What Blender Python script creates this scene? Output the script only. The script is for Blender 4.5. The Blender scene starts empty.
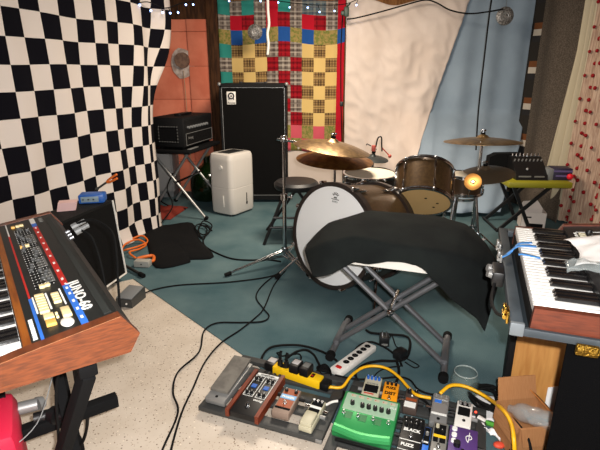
import bpy, bmesh, math, random
from mathutils import Matrix, Vector, noise
random.seed(7)
C = bpy.context.scene.collection
PI = math.pi
CAM_H, PITCH, FPX = 1.33, math.radians(17.85), 475.0

# ---------------------------------------------------------------- survey helpers
def ray(u, v):
    a = (u-300)/FPX; b = (v-225)/FPX
    return a, math.cos(PITCH)-b*math.sin(PITCH), -(math.sin(PITCH)+b*math.cos(PITCH))
def Z(u, v, z=0.0):                       # point on the level plane at height z
    x, y, w = ray(u, v); t = (z-CAM_H)/w
    return Vector((x*t, y*t, z))
def Y(u, v, d):                           # point on the wall plane at distance d
    x, y, w = ray(u, v); t = d/y
    return Vector((x*t, d, CAM_H+w*t))

# ---------------------------------------------------------------- materials
def srgb(c):
    return tuple(((x/255)/12.92 if x/255 <= .04045 else ((x/255+.055)/1.055)**2.4) for x in c)+(1,)
def mat(name, col, rough=.6, metal=0, col2=None, scale=8, bump=0, bscale=None, spec=None, stretch=None, mixlo=.4, mixhi=.6, detail=4, coat=0):
    m = bpy.data.materials.new(name); m.use_nodes = True
    nt = m.node_tree; b = nt.nodes['Principled BSDF']
    b.inputs['Base Color'].default_value = srgb(col)
    b.inputs['Roughness'].default_value = rough; b.inputs['Metallic'].default_value = metal
    if spec is None and rough >= .8 and not metal: spec = .15
    if spec is not None: b.inputs['Specular IOR Level'].default_value = spec
    if coat: b.inputs['Coat Weight'].default_value = coat
    if col2 or bump:
        tc = nt.nodes.new('ShaderNodeTexCoord'); mp = nt.nodes.new('ShaderNodeMapping')
        nt.links.new(tc.outputs['Object'], mp.inputs[0])
        if stretch: mp.inputs['Scale'].default_value = stretch
        n = nt.nodes.new('ShaderNodeTexNoise'); n.inputs['Scale'].default_value = scale; n.inputs['Detail'].default_value = detail
        nt.links.new(mp.outputs[0], n.inputs['Vector'])
    if col2:
        r = nt.nodes.new('ShaderNodeValToRGB')
        r.color_ramp.elements[0].position = mixlo; r.color_ramp.elements[0].color = srgb(col)
        r.color_ramp.elements[1].position = mixhi; r.color_ramp.elements[1].color = srgb(col2)
        nt.links.new(n.outputs['Fac'], r.inputs[0]); nt.links.new(r.outputs[0], b.inputs['Base Color'])
    if bump:
        n2 = n
        if bscale:
            n2 = nt.nodes.new('ShaderNodeTexNoise'); n2.inputs['Scale'].default_value = bscale; n2.inputs['Detail'].default_value = 5
            nt.links.new(tc.outputs['Object'], n2.inputs['Vector'])
        bp = nt.nodes.new('ShaderNodeBump'); bp.inputs['Strength'].default_value = bump; bp.inputs['Distance'].default_value = .01
        nt.links.new(n2.outputs['Fac'], bp.inputs['Height']); nt.links.new(bp.outputs[0], b.inputs['Normal'])
    return m
def plaid(name, base, c1, c2, f1=60, f2=37, metal=0):
    """woven check: two sets of coloured bands crossing"""
    m = mat(name, base, .9, bump=.15, bscale=300)
    nt = m.node_tree; b = nt.nodes['Principled BSDF']
    tc = nt.nodes.new('ShaderNodeTexCoord'); sp = nt.nodes.new('ShaderNodeSeparateXYZ'); nt.links.new(tc.outputs['Object'], sp.inputs[0])
    last = None; basec = None
    for ax, f, c in (('X', f1, c1), ('Z', f1*.93, c2), ('X', f2, c2), ('Z', f2*1.1, c1)):
        mu = nt.nodes.new('ShaderNodeMath'); mu.operation = 'MULTIPLY'; mu.inputs[1].default_value = f*2*PI/2.5
        si = nt.nodes.new('ShaderNodeMath'); si.operation = 'SINE'
        gt = nt.nodes.new('ShaderNodeMath'); gt.operation = 'GREATER_THAN'; gt.inputs[1].default_value = .45
        sc = nt.nodes.new('ShaderNodeMath'); sc.operation = 'MULTIPLY'; sc.inputs[1].default_value = .5
        mx = nt.nodes.new('ShaderNodeMixRGB'); mx.inputs[1].default_value = srgb(base); mx.inputs[2].default_value = srgb(c)
        nt.links.new(sp.outputs[ax], mu.inputs[0]); nt.links.new(mu.outputs[0], si.inputs[0]); nt.links.new(si.outputs[0], gt.inputs[0])
        nt.links.new(gt.outputs[0], sc.inputs[0]); nt.links.new(sc.outputs[0], mx.inputs[0])
        if last: nt.links.new(last.outputs[0], mx.inputs[1])
        last = mx
    nt.links.new(last.outputs[0], b.inputs['Base Color'])
    return m
def emit(name, col, s):
    m = bpy.data.materials.new(name); m.use_nodes = True
    b = m.node_tree.nodes['Principled BSDF']; b.inputs['Base Color'].default_value = srgb(col)
    b.inputs['Emission Color'].default_value = srgb(col); b.inputs['Emission Strength'].default_value = s
    return m
def clear(name, col, rough=.05, alpha=.25):
    m = mat(name, col, rough); b = m.node_tree.nodes['Principled BSDF']
    b.inputs['Alpha'].default_value = alpha; b.inputs['Specular IOR Level'].default_value = .8
    return m

BLACK = mat('black_plastic', (14, 14, 15), .45)
MATTE = mat('matte_black', (11, 11, 12), .85)
VINYL = mat('black_tolex', (10, 10, 11), .65, spec=.25, bump=.4, bscale=260)
GRILLE = mat('speaker_grille_cloth', (12, 11, 11), .9, bump=.6, bscale=420)
BFAB = mat('black_cloth', (20, 23, 23), .95, col2=(27, 31, 30), scale=6, bump=.25, bscale=500)
RUBBER = mat('rubber', (14, 14, 14), .8)
WHITEP = mat('white_plastic', (226, 222, 214), .4)
CREAMP = mat('cream_plastic', (184, 178, 152), .45)
KEYW = mat('white_key_plastic', (236, 236, 232), .25)
KEYB = mat('black_key_plastic', (14, 13, 14), .2)
GREYP = mat('grey_plastic', (120, 122, 122), .5)
DGREY = mat('dark_grey_metal', (66, 67, 66), .5, .3, bump=.1, bscale=200)
SILVER = mat('silver_paint', (150, 150, 148), .4, .5)
CHROME = mat('chrome', (205, 207, 210), .16, 1)
GUN = mat('grey_steel_tube', (112, 113, 116), .4, .55)
BRASS = mat('bronze_cymbal', (150, 122, 84), .34, .85, col2=(118, 94, 64), scale=30, stretch=(1, 1, 1))
GLAREC = mat('golden_glare_metal', (226, 160, 84), .3, 1)  # metal of the added disc that imitates flash glare
BRASSF = mat('brass_hardware', (205, 165, 75), .25, 1)
JWOOD = mat('reddish_wood', (116, 58, 27), .4, col2=(76, 36, 17), scale=9, stretch=(1, 3, 22), mixlo=.35, mixhi=.72, coat=.15)
SWOOD = mat('mahogany_wood', (100, 46, 28), .4, col2=(72, 32, 20), scale=9, stretch=(3, 1, 20), mixlo=.35, mixhi=.7, coat=.1)
KWOOD = mat('orange_brown_wood', (150, 84, 22), .45, col2=(120, 60, 14), scale=10, stretch=(1, 9, 9))
RWOOD = mat('red_brown_stained_wood', (124, 50, 22), .4, col2=(92, 32, 12), scale=14, stretch=(14, 1, 14))
PWOOD = mat('bare_plywood', (196, 142, 76), .6, col2=(170, 112, 52), scale=7, stretch=(9, 9, 1), mixlo=.3, mixhi=.75)
DWOOD = mat('dark_brown_boards', (78, 50, 30), .8, col2=(52, 32, 20), scale=6, stretch=(8, 8, 1))
LWOOD = mat('light_brown_boards', (150, 104, 62), .8, col2=(116, 76, 42), scale=6, stretch=(8, 8, 1))
CORAL = mat('coral_painted_wall', (220, 130, 102), .8, col2=(204, 112, 86), scale=4, bump=.1, bscale=60)
PATCH = mat('white_filler', (196, 182, 172), .9, col2=(160, 140, 130), scale=20, bump=.6)
SHEETW = mat('cream_white_sheet', (224, 208, 196), .95, col2=(216, 199, 186), scale=3, bump=.12, bscale=400)
SHEETB = mat('pale_blue_sheet', (150, 166, 180), .95, col2=(142, 158, 172), scale=3, bump=.12, bscale=400)
CREAMC = mat('cream_curtain', (188, 176, 150), .95, bump=.15, bscale=300)
LACE = mat('beige_woven_curtain', (190, 164, 142), .95, col2=(156, 128, 110), scale=9, stretch=(14, 14, 1), bump=.3, bscale=220)
REDTUFT = mat('red_tuft', (140, 30, 34), .95)
KNIT = mat('grey_brown_knit', (112, 100, 88), .98, col2=(72, 64, 56), scale=90, bump=.7, bscale=160, mixlo=.3, mixhi=.7)
KDARK = mat('dark_knit_edge', (48, 44, 40), .98, bump=.6, bscale=160)
KWHITE = mat('cream_knit', (196, 184, 168), .98, bump=.6, bscale=160)
KBROWN = mat('rust_brown_knit', (116, 72, 44), .98, bump=.6, bscale=160)
KCHAR = mat('charcoal_knit', (48, 46, 46), .98, bump=.6, bscale=160)
CHKB = mat('black_cotton', (7, 6, 14), .95, bump=.15, bscale=400)
CHKW = mat('white_cotton', (214, 203, 194), .95, bump=.15, bscale=400)
RED = mat('red_nylon', (214, 16, 36), .55, bump=.1, bscale=300)
CRIM = mat('crimson_nylon', (196, 20, 58), .6, bump=.1, bscale=300)
YEL = mat('yellow_rubber', (238, 190, 20), .45)
YELC = mat('yellow_cable', (236, 176, 20), .45)
GREENM = mat('metallic_green', (54, 154, 86), .34, .35)
LGREEN = mat('pale_green_panel', (148, 178, 150), .5)
ORANGEP = mat('orange_enamel', (236, 150, 24), .4)
PURPLE = mat('purple_enamel', (82, 54, 116), .45)
BLUEP = mat('blue_plastic', (34, 92, 176), .4)
LBLUE = mat('light_blue_print', (120, 172, 214), .5)
RUSTP = mat('rust_orange_panel', (150, 72, 34), .5)
BEIGEM = mat('beige_metal', (138, 118, 104), .45)
IVORY = mat('ivory_button', (234, 214, 160), .4)
OCHRE = mat('ochre_button', (226, 176, 88), .4)
REDS = mat('red_print', (190, 34, 26), .5)
BLUES = mat('blue_print', (48, 112, 206), .5)
WHITES = mat('white_print', (228, 228, 222), .6)
GREYPRINT = mat('grey_print', (112, 112, 108), .6)
PAPER = mat('white_paper', (236, 234, 232), .8)
PINKP = mat('pale_pink_paper', (226, 190, 186), .8)
CARD = mat('brown_cardboard', (172, 122, 80), .85, col2=(160, 110, 70), scale=30, stretch=(30, 1, 1))
CARDI = mat('cardboard_inside', (176, 112, 58), .85)
GLASSG = clear('dark_green_glass', (12, 26, 8), .12, .92)
CLEARP = clear('clear_plastic', (190, 200, 200), .08, .22)
DRUMS = mat('brown_metallic_drum_wrap', (86, 66, 42), .32, .45, col2=(74, 56, 36), scale=60)
HOOPB = mat('dark_brown_hoop', (40, 32, 28), .35)
HEADW = mat('white_drum_head', (240, 240, 238), .55)
HEADC = mat('coated_cream_head', (206, 196, 176), .6)
HEADT = mat('tan_clear_head', (206, 168, 112), .45)
LIME = mat('yellow_green_board', (140, 134, 24), .5)
ORCORD = mat('orange_cord', (216, 104, 28), .5)
BLUTAPE = mat('blue_tape', (66, 132, 200), .6)
GREYTAPE = mat('grey_painted_case_edge', (56, 64, 70), .6, col2=(42, 50, 56), scale=12)
SMOKE = mat('dark_case_inside', (30, 36, 40), .8)
REDW = mat('red_wing', (160, 62, 48), .5)
SCREEN = mat('dark_window', (28, 30, 34), .2)
TEAL = mat('teal_patch', (52, 140, 128), .95, bump=.15, bscale=300)
QRED = mat('red_patch', (190, 26, 44), .95, bump=.15, bscale=300)
QBLUE = mat('blue_patch', (38, 84, 152), .95, bump=.15, bscale=300)
QYEL = mat('yellow_patch', (222, 188, 118), .95, bump=.15, bscale=300)
QPINK = mat('pink_patch', (206, 88, 100), .95, bump=.15, bscale=300)
QOLIVE = mat('olive_flower_patch', (116, 122, 60), .95, col2=(164, 140, 84), scale=40)
QPLAID = plaid('grey_plaid_patch', (120, 108, 98), (52, 40, 40), (196, 182, 166))
QDRED = plaid('dark_red_plaid_patch', (150, 18, 30), (70, 8, 18), (170, 30, 40))
QGB = plaid('grey_blue_plaid_patch', (96, 112, 118), (60, 66, 80), (150, 150, 140))
QPAT = plaid('striped_patch', (128, 98, 62), (20, 14, 18), (196, 160, 100), f1=26, f2=84)
LED = emit('blue_white_led', (150, 180, 255), 6)
REDLED = emit('red_led', (255, 60, 40), 4)

# ---------------------------------------------------------------- mesh builder
def catmull(pts, n=6):
    pts = [Vector(p) for p in pts]
    if len(pts) < 3: return pts
    out = []
    for i in range(len(pts)-1):
        p0 = pts[max(i-1, 0)]; p1 = pts[i]; p2 = pts[i+1]; p3 = pts[min(i+2, len(pts)-1)]
        for k in range(n):
            t = k/n
            out.append(.5*((2*p1)+(p2-p0)*t+(2*p0-5*p1+4*p2-p3)*t*t+(3*p1-p0-3*p2+p3)*t**3))
    out.append(pts[-1]); return out
class B:
    def __init__(s, *mats):
        s.bm = bmesh.new(); s.mats = list(mats); s.mi = 0; s.M = Matrix()
    def use(s, m):
        if m not in s.mats: s.mats.append(m)
        s.mi = s.mats.index(m); return s
    def v(s, p): return s.bm.verts.new(s.M @ Vector(p))
    def f(s, vs):
        try:
            fc = s.bm.faces.new(vs); fc.material_index = s.mi; fc.smooth = True; return fc
        except ValueError: return None
    def box(s, c, d, bev=0, rot=None):
        hx, hy, hz = d[0]/2, d[1]/2, d[2]/2; c = Vector(c)
        R = rot if rot is not None else Matrix.Identity(3)
        vs = [s.v(c+R@Vector((x*hx, y*hy, z*hz))) for z in (-1, 1) for x, y in ((-1, -1), (1, -1), (1, 1), (-1, 1))]
        fs = [s.f([vs[i] for i in q]) for q in ((3, 2, 1, 0), (4, 5, 6, 7), (0, 1, 5, 4), (1, 2, 6, 5), (2, 3, 7, 6), (3, 0, 4, 7))]
        if bev:
            es = list({e for f_ in fs for e in f_.edges})
            r = bmesh.ops.bevel(s.bm, geom=es, offset=bev, segments=2, affect='EDGES', profile=.5)
            for f_ in r['faces']: f_.material_index = s.mi; f_.smooth = True
        return s
    def bx(s, x0, x1, y0, y1, z0, z1, bev=0):
        return s.box(((x0+x1)/2, (y0+y1)/2, (z0+z1)/2), (x1-x0, y1-y0, z1-z0), bev)
    def ring(s, c, ax, r, n, ref=None):
        ax = Vector(ax).normalized()
        a = (ref if ref is not None else (Vector((0, 0, 1)) if abs(ax.z) < .9 else Vector((1, 0, 0))))
        u = ax.cross(a).normalized(); w = ax.cross(u)
        return [s.v(Vector(c)+r*(math.cos(2*PI*i/n)*u+math.sin(2*PI*i/n)*w)) for i in range(n)]
    def link(s, r0, r1):
        n = len(r0)
        for i in range(n): s.f([r0[i], r0[(i+1) % n], r1[(i+1) % n], r1[i]])
    def cyl(s, p0, p1, r0, r1=None, n=14, cap=True):
        p0, p1 = Vector(p0), Vector(p1); r1 = r0 if r1 is None else r1
        a = s.ring(p0, p1-p0, r0, n); b = s.ring(p1, p1-p0, r1, n); s.link(a, b)
        if cap: s.f(a[::-1]); s.f(b)
        return s
    def tube(s, pts, r, n=6, sub=5):
        pts = catmull(pts, sub) if sub else [Vector(p) for p in pts]
        prev = None; ref = None
        for i, p in enumerate(pts):
            d = (pts[min(i+1, len(pts)-1)]-pts[max(i-1, 0)])
            if d.length < 1e-7: continue
            d.normalize()
            if ref is None: ref = Vector((0, 0, 1)) if abs(d.z) < .9 else Vector((1, 0, 0))
            u = d.cross(ref)
            if u.length < 1e-4: u = d.orthogonal()
            u.normalize(); w = d.cross(u); ref = -w if False else ref
            rg = [s.v(p+r*(math.cos(2*PI*k/n)*u+math.sin(2*PI*k/n)*w)) for k in range(n)]
            if prev: s.link(prev, rg)
            else: s.f(rg[::-1])
            prev = rg
        s.f(prev); return s
    def lathe(s, prof, c=(0, 0, 0), ax=(0, 0, 1), n=24, cap0=False, cap1=False):
        ax = Vector(ax).normalized(); prev = None
        for i, (r, z) in enumerate(prof):
            rg = s.ring(Vector(c)+ax*z, ax, max(r, 1e-4), n)
            if prev: s.link(prev, rg)
            elif cap0: s.f(rg[::-1])
            prev = rg
        if cap1: s.f(prev)
        return s
    def prism(s, poly, o, ex, ey, d):
        """polygon in the plane spanned by ex, ey at o, pushed along d"""
        o, ex, ey, d = Vector(o), Vector(ex), Vector(ey), Vector(d)
        a = [s.v(o+ex*x+ey*y) for x, y in poly]; b = [s.v(o+ex*x+ey*y+d) for x, y in poly]
        s.f(a[::-1]); s.f(b); s.link(a, b); return s
    def ball(s, c, r, sz=(1, 1, 1), n=12):
        prof = [(math.sin(PI*i/8), -math.cos(PI*i/8)) for i in range(9)]; prev = None
        for q, z in prof:
            rg = [s.v(Vector(c)+Vector((r*sz[0]*max(q, .01)*math.cos(2*PI*k/n), r*sz[1]*max(q, .01)*math.sin(2*PI*k/n), r*sz[2]*z))) for k in range(n)]
            if prev: s.link(prev, rg)
            prev = rg
        return s
    def grid(s, fn, nu, nv, mfn=None, drop=None):
        vs = [[s.v(fn(i/nu, j/nv)) for j in range(nv+1)] for i in range(nu+1)]
        for i in range(nu):
            for j in range(nv):
                if drop and drop(i, j): continue
                if mfn: s.use(mfn(i, j))
                s.f([vs[i][j], vs[i+1][j], vs[i+1][j+1], vs[i][j+1]])
        return s
    def build(s, name, parent=None, loc=None, rotz=0, sharp=35, solid=0, sub=0, thing=None, fix=True):
        me = bpy.data.meshes.new(name)
        if fix: bmesh.ops.recalc_face_normals(s.bm, faces=s.bm.faces)
        s.bm.to_mesh(me); s.bm.free()
        for m in s.mats: me.materials.append(m)
        if sharp: me.set_sharp_from_angle(angle=math.radians(sharp))
        o = bpy.data.objects.new(name, me); C.objects.link(o)
        if parent: o.parent = parent
        if loc is not None: o.location = loc; o.rotation_euler = (0, 0, rotz)
        if sub:
            md = o.modifiers.new('smooth', 'SUBSURF'); md.levels = md.render_levels = sub
        if solid:
            md = o.modifiers.new('thickness', 'SOLIDIFY'); md.thickness = solid; md.offset = 0
        return o
def tag(o, label, cat, group=None):
    o['label'] = label; o['category'] = cat
    if group: o['group'] = group
    return o
def thing(name, label, cat, loc=(0, 0, 0), rotz=0, group=None):
    o = bpy.data.objects.new(name, None); C.objects.link(o)
    o.empty_display_size = .1
    o.location = loc; o.rotation_euler = (0, 0, rotz)
    return tag(o, label, cat, group)
def struct(o): o['kind'] = 'structure'; return o
def lettering(txt, size, m, parent, loc, ex, ey, name='lettering', bold=0, thick=.0006, align='LEFT', squeeze=1, space=1):
    """raised letters; ex = reading direction, ey = up direction of the letters"""
    cu = bpy.data.curves.new('t', 'FONT'); cu.body = txt; cu.size = size; cu.extrude = thick; cu.offset = bold; cu.align_x = align; cu.space_character = space; cu.resolution_u = 3
    t = bpy.data.objects.new('t', cu); C.objects.link(t); bpy.context.view_layer.update()
    me = bpy.data.meshes.new_from_object(t.evaluated_get(bpy.context.evaluated_depsgraph_get()))
    bpy.data.objects.remove(t); bpy.data.curves.remove(cu)
    ex = Vector(ex).normalized(); ey = Vector(ey).normalized(); ez = ex.cross(ey)
    M = Matrix((( ex.x*squeeze, ey.x, ez.x), (ex.y*squeeze, ey.y, ez.y), (ex.z*squeeze, ey.z, ez.z)))
    for v in me.vertices: v.co = M@v.co+Vector(loc)
    me.name = name; me.materials.clear(); me.materials.append(m)
    o = bpy.data.objects.new(name, me); C.objects.link(o); o.parent = parent
    return o
def dup(root, loc=None, rotz=None, label=None):
    r = root.copy(); C.objects.link(r)
    if loc is not None: r.location = loc
    if rotz is not None: r.rotation_euler = (0, 0, rotz)
    if label: r['label'] = label
    for ch in list(root.children):
        c = ch.copy(); C.objects.link(c); c.parent = r
        for g in list(ch.children):
            d = g.copy(); C.objects.link(d); d.parent = c
    return r
def cable(label, pts, r=.0035, m=None, name='audio_cable', cat='cable', ends=None, sub=6, group=None):
    b = B(m or RUBBER).tube(pts, r, 6, sub)
    return tag(b.build(name, sharp=0), label, cat, group)
def nz(x, y, z=0): return noise.noise(Vector((x, y, z)))

# ---------------------------------------------------------------- camera and light
cam = bpy.data.cameras.new('camera'); cam.sensor_width = 36; cam.lens = 36*FPX/600; cam.clip_start = .02
co = bpy.data.objects.new('camera', cam); C.objects.link(co)
co.location = (0, 0, CAM_H); co.rotation_euler = (PI/2-PITCH, 0, 0); bpy.context.scene.camera = co
vs = bpy.context.scene.view_settings
vs.view_transform = 'Standard'; vs.look = 'None'; vs.gamma = 1; vs.use_curve_mapping = False; vs.exposure = .3
def light(name, kind, loc, power, col, size=.1, aim=None):
    l = bpy.data.lights.new(name, kind); l.energy = power; l.color = col
    if kind == 'AREA': l.size = size
    elif kind in ('POINT', 'SPOT'): l.shadow_soft_size = size
    o = bpy.data.objects.new(name, l); C.objects.link(o); o.location = loc
    if aim: o.rotation_euler = (Vector(aim)-Vector(loc)).to_track_quat('-Z', 'Y').to_euler()
    return o
light('camera_flash', 'POINT', (.045, .0, CAM_H+.045), 170, (1, .98, .965), .012)
light('ceiling_lamp', 'AREA', (.3, 3.6, 2.2), 62, (1, .86, .70), .7, (.3, 3.9, 0))
light('fill_light', 'AREA', (.6, -.7, 2.0), 24, (1, .92, .82), 1.2, (.4, 4.5, .8))  # soft ambient fill added behind the camera, no doorway stands here
w = bpy.data.worlds.new('world'); bpy.context.scene.world = w; w.use_nodes = True
w.node_tree.nodes['Background'].inputs[0].default_value = (.9, .85, .8, 1); w.node_tree.nodes['Background'].inputs[1].default_value = .12

# ---------------------------------------------------------------- the setting
def terrazzo():
    m = mat('speckled_beige_floor', (196, 183, 166), .45, col2=(206, 194, 178), scale=5)
    nt = m.node_tree; b = nt.nodes['Principled BSDF']; ramp = b.inputs['Base Color'].links[0].from_socket
    tc = nt.nodes.new('ShaderNodeTexCoord'); cur = ramp
    for sc, th, c in ((55, .17, (120, 100, 84)), (90, .16, (150, 124, 100)), (38, .12, (226, 214, 196))):
        vo = nt.nodes.new('ShaderNodeTexVoronoi'); vo.inputs['Scale'].default_value = sc; nt.links.new(tc.outputs['Object'], vo.inputs['Vector'])
        lt = nt.nodes.new('ShaderNodeMath'); lt.operation = 'LESS_THAN'; lt.inputs[1].default_value = th; nt.links.new(vo.outputs['Distance'], lt.inputs[0])
        mx = nt.nodes.new('ShaderNodeMixRGB'); mx.inputs[2].default_value = srgb(c); nt.links.new(lt.outputs[0], mx.inputs[0]); nt.links.new(cur, mx.inputs[1]); cur = mx.outputs[0]
    nt.links.new(cur, b.inputs['Base Color']); return m
struct(B(terrazzo()).bx(-2.5, 3.0, -1.2, 5.6, -.06, 0).build('floor'))
struct(B(DWOOD).bx(-2.5, 3.0, -1.2, 5.6, 2.34, 2.4).build('ceiling'))
struct(B(DWOOD).bx(-2.56, -2.5, -1.2, 5.6, 0, 2.4).build('wall_left'))
struct(B(DWOOD).bx(2.9, 2.96, -1.2, 5.6, 0, 2.4).build('wall_right'))
b = B(LWOOD)
for i in range(28):
    x = -2.5+i*.2; b.bx(x, x+.196, 5.5, 5.56, 0, 2.4, .004)
struct(b.build('wall_back'))
b = B(DWOOD); b.bx(-2.5, -.9, 5.43, 5.5, 1.86, 2.34); struct(b.build('trim_1'))
# coral panels of the back wall, with fine block joints
b = B(CORAL)
for (x0, x1, y) in ((-2.45, -1.205, 5.44), (-1.2, -.985, 5.42)):
    z = 0
    while z < 1.85:
        b.bx(x0, x1, y, 5.5, z, min(z+.345, 1.86), .003); z += .348
struct(b.build('wall_back_coral'))
struct(B(DWOOD).bx(-.985, -.87, 5.4, 5.5, 0, 2.34, .006).build('trim_2'))
struct(B(SHEETW).bx(-.865, .56, 5.47, 5.499, 0, .52).build('wall_back_dado'))
struct(B(WHITEP).bx(-2.4, -1.42, 5.405, 5.44, 0, .1).build('baseboard_back'))
# carpet: one laid sheet with a cut corner
CARPET = mat('teal_carpet', (62, 88, 94), .98, col2=(94, 116, 119), scale=2.6, bump=.5, bscale=240, mixlo=.3, mixhi=.7, detail=9)
poly = [Z(133, 279), Z(245, 357), Z(336, 426), Vector((.3, 1.30, 0)), Vector((.75, .86, 0)), Vector((2.85, .5, 0)), Vector((2.88, 5.38, 0)), Vector((-2.4, 5.38, 0)), Vector((-2.4, 2.35, 0)), Vector((-1.75, 2.52, 0))]
b = B(CARPET); b.prism([(p.x, p.y) for p in poly], (0, 0, .0005), (1, 0, 0), (0, 1, 0), (0, 0, .0045))
tag(b.build('carpet'), 'worn teal carpet covering most of the floor, its cut edge over the beige floor', 'carpet')
# ---------------------------------------------------------------- hangings
CZ = .006    # top of the carpet
def wall_cloth():
    A = Vector((-1.71, 2.85, 0)); az = math.radians(20); d = Vector((math.sin(az), math.cos(az), 0)); n = Vector((math.cos(az), -math.sin(az), 0))
    cw, ch, sub = .1405, .155, 4
    c0, c1, r0, r1 = -9, 12, -9, 6            # squares; column 0 starts at s=.065
    def pos(i, j):
        ci = c0+i/sub; rj = r0+j/sub
        z = 1.372+rj*ch; s = .065+ci*cw
        k = max(0, min(1, (s-.7)/1.0))
        g_ = max(0, min(1, (1.8-z)/.9)); s -= .33*k*k*g_*g_*(3-2*g_)+.06*k*k*max(0, min(1, (2-z)/1))+.06*k*k*max(0, .4-z)/.4
        amp = .012+.035*k*(1-.6*max(0, k-.6)/.4)
        f = amp*math.sin(s*17+1.2*nz(s, z*.7))*(.5+.5*min(1, max(0, 2.1-z)))+.02*nz(s*3, z*2, 2)
        sag = .012*math.sin(ci*PI/3)*max(0, z-1.2)+.012*nz(s*2, z*2, 7)
        p = A+d*s+n*f; p.z = max(.012, z+sag*1.2)
        if z < .12: p += n*(.12-z)*.25*(1+.6*math.sin(s*9))
        return p
    nu, nv = (c1-c0)*sub, (r1-r0)*sub
    def m(i, j): return CHKW if (math.floor(i/sub)+c0+math.floor(j/sub)+r0) % 2 == 0 else CHKB
    b = B(CHKB, CHKW); vs = [[b.v(pos(i, j)) for j in range(nv+1)] for i in range(nu+1)]
    for i in range(nu):
        for j in range(nv):
            b.use(m(i, j)); b.f([vs[i][j], vs[i+1][j], vs[i+1][j+1], vs[i][j+1]])
    return b.build('wall_hanging', sharp=0, solid=.004, fix=False)
tag(wall_cloth(), 'large black and white checked cloth hanging along the left side to the floor', 'wall hanging')

T, P_, G, R_, D_, O_, U_, Y_, S_, K_ = TEAL, QPLAID, QGB, QRED, QDRED, QOLIVE, QBLUE, QYEL, QPAT, QPINK
rows = [[T, P_, T, P_, R_, T, P_, G, G, P_], [P_, R_, D_, P_, R_, D_, P_, R_, D_, P_], [O_, U_, O_, U_, O_, U_, O_, U_, O_, O_],
        [T, S_, Y_, S_, P_, D_, P_, Y_, S_, Y_], [P_, Y_, S_, Y_, D_, P_, D_, S_, Y_, S_], [T, S_, Y_, S_, P_, D_, P_, Y_, S_, Y_],
        [P_, Y_, S_, Y_, D_, P_, D_, S_, Y_, S_], [T, S_, Y_, S_, P_, D_, P_, Y_, S_, Y_], [P_, Y_, S_, Y_, D_, P_, D_, S_, Y_, S_],
        [K_, O_, K_, O_, K_, O_, K_, O_, K_, O_], [O_, K_, O_, K_, O_, K_, O_, K_, O_, K_]]
b = B(T); sb = 3; W = .127; Hh = .145
def qp(u, v):
    c = u*11; r = v*11
    x = -.868+min(c, 10)*W+max(0, c-10)*.075; z = 2.06-r*Hh-.02*math.sin(c*.9)*(1 if r < 4 else .4)
    return Vector((x+.006*nz(c, r), 5.455+.018*math.sin(c*2.1+.5*nz(r, 1))+.012*nz(c*.8, r*.8, 3), z))
def qm(i, j):
    c, r = i//sb, j//sb
    if c >= 10: return U_ if r == 2 else R_
    return rows[r][c]
b.grid(qp, 11*sb, 11*sb, qm)
tag(b.build('patchwork_quilt', sharp=0, solid=.006, fix=False), 'patchwork quilt of red, blue, teal and yellow squares hung on the back wall', 'quilt')

def sheet(name, label, m, xl, xr, ztop, zbot, y0, amp, fr, seed, wr=.02, nu=60, nv=60, push=1.1):
    def p(u, v):
        zt = ztop(u); z = zt+(zbot(u)-zt)*v
        l, r = xl(z), xr(z); x = l+(r-l)*u
        y = y0+amp*math.sin(fr*u*2*PI+seed+.6*nz(v*2, u))*(.35+.65*v)+wr*nz(x*3.2+z*1.4, z*2.2-x, seed)+wr*.7*abs(nz(x*7+z*5, z*6-2*x, seed+3))
        k = push*max(0, min(1, (x-.9)/.6))*max(0, 1-z/.9)
        return Vector((x*(y-k)/y, y-k, z))
    return tag(B(m).grid(p, nu, nv).build(name, sharp=0, solid=.003, fix=False), label, 'sheet')
sheet('hanging_sheet', 'cream white bed sheet hanging behind the drums, beside the quilt', SHEETW,
      lambda z: .50-.01*z, lambda z: 1.33+(z-.5)*.265 if z < 2.0 else 1.33+.3975+(z-2.0)*.5, lambda u: 2.055-.07*math.exp(-((u-.40)/.16)**2)+.07*max(0, u-.55), lambda u: .06, 5.34, .016, 3, 1.1, .045, 80, 80)
sheet('hanging_sheet', 'pale blue bed sheet hanging behind the hi-hat stand, beside the cream one', SHEETB,
      lambda z: 1.2+.12*z, lambda z: 2.50-(.22*(.6-z) if z < .6 else 0), lambda u: 2.12, lambda u: .05, 5.40, .022, 4, 2.4, .008, 90, 50)
# knitted blanket with patched edge
b = B(KNIT)
def kp(u, v):
    z = 2.25-2.24*v; s = u*1.0; y0 = 5.36-.75*s; k = .45*max(0, 1-z/.9)
    return Vector(((2.43+.16*s+.035*math.sin(s*9+.8*nz(v, 2)))*(1-k/y0), y0-k, z))
def km(i, j):
    if i in (0,): return KDARK
    if i in (1, 2, 3, 4):
        q = j % 12
        if q in (2, 3): return KBROWN
        if q in (4, 5): return KWHITE
        if q in (6, 7): return KCHAR
        return KDARK
    return KNIT
b.grid(kp, 36, 72, km)
tag(b.build('knitted_blanket', sharp=0, solid=.008, fix=False), 'grey brown knitted blanket with brown, cream and black edge blocks, right of the blue sheet', 'blanket')
b = B(CREAMC)
def cp(u, v):
    z = 2.0*(1-v)+.01; s = u*.5-.12+.30*(1-u)*min(1, z/1.5)
    return Vector((2.39+.03*math.sin(u*22)+.06*u, 4.52-.44*s*2+.012*nz(u*3, v*2), z-.0*v))
b.grid(cp, 40, 16)
tag(b.build('curtain', sharp=0, solid=.003, fix=False), 'plain cream curtain between the brown blanket and the red-tufted curtain', 'curtain')
b = B(LACE)
def lp(u, v):
    z = 2.3-2.28*v; s = u*1.5
    return Vector((2.40+.05*math.sin(u*26+.5*nz(v*2, 1))+.12*s-.16*max(0, z-1.55)*(-1)*(1-u)*.0, 4.22-s*.75, z))
b.grid(lp, 90, 24)
b.use(REDTUFT)
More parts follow.
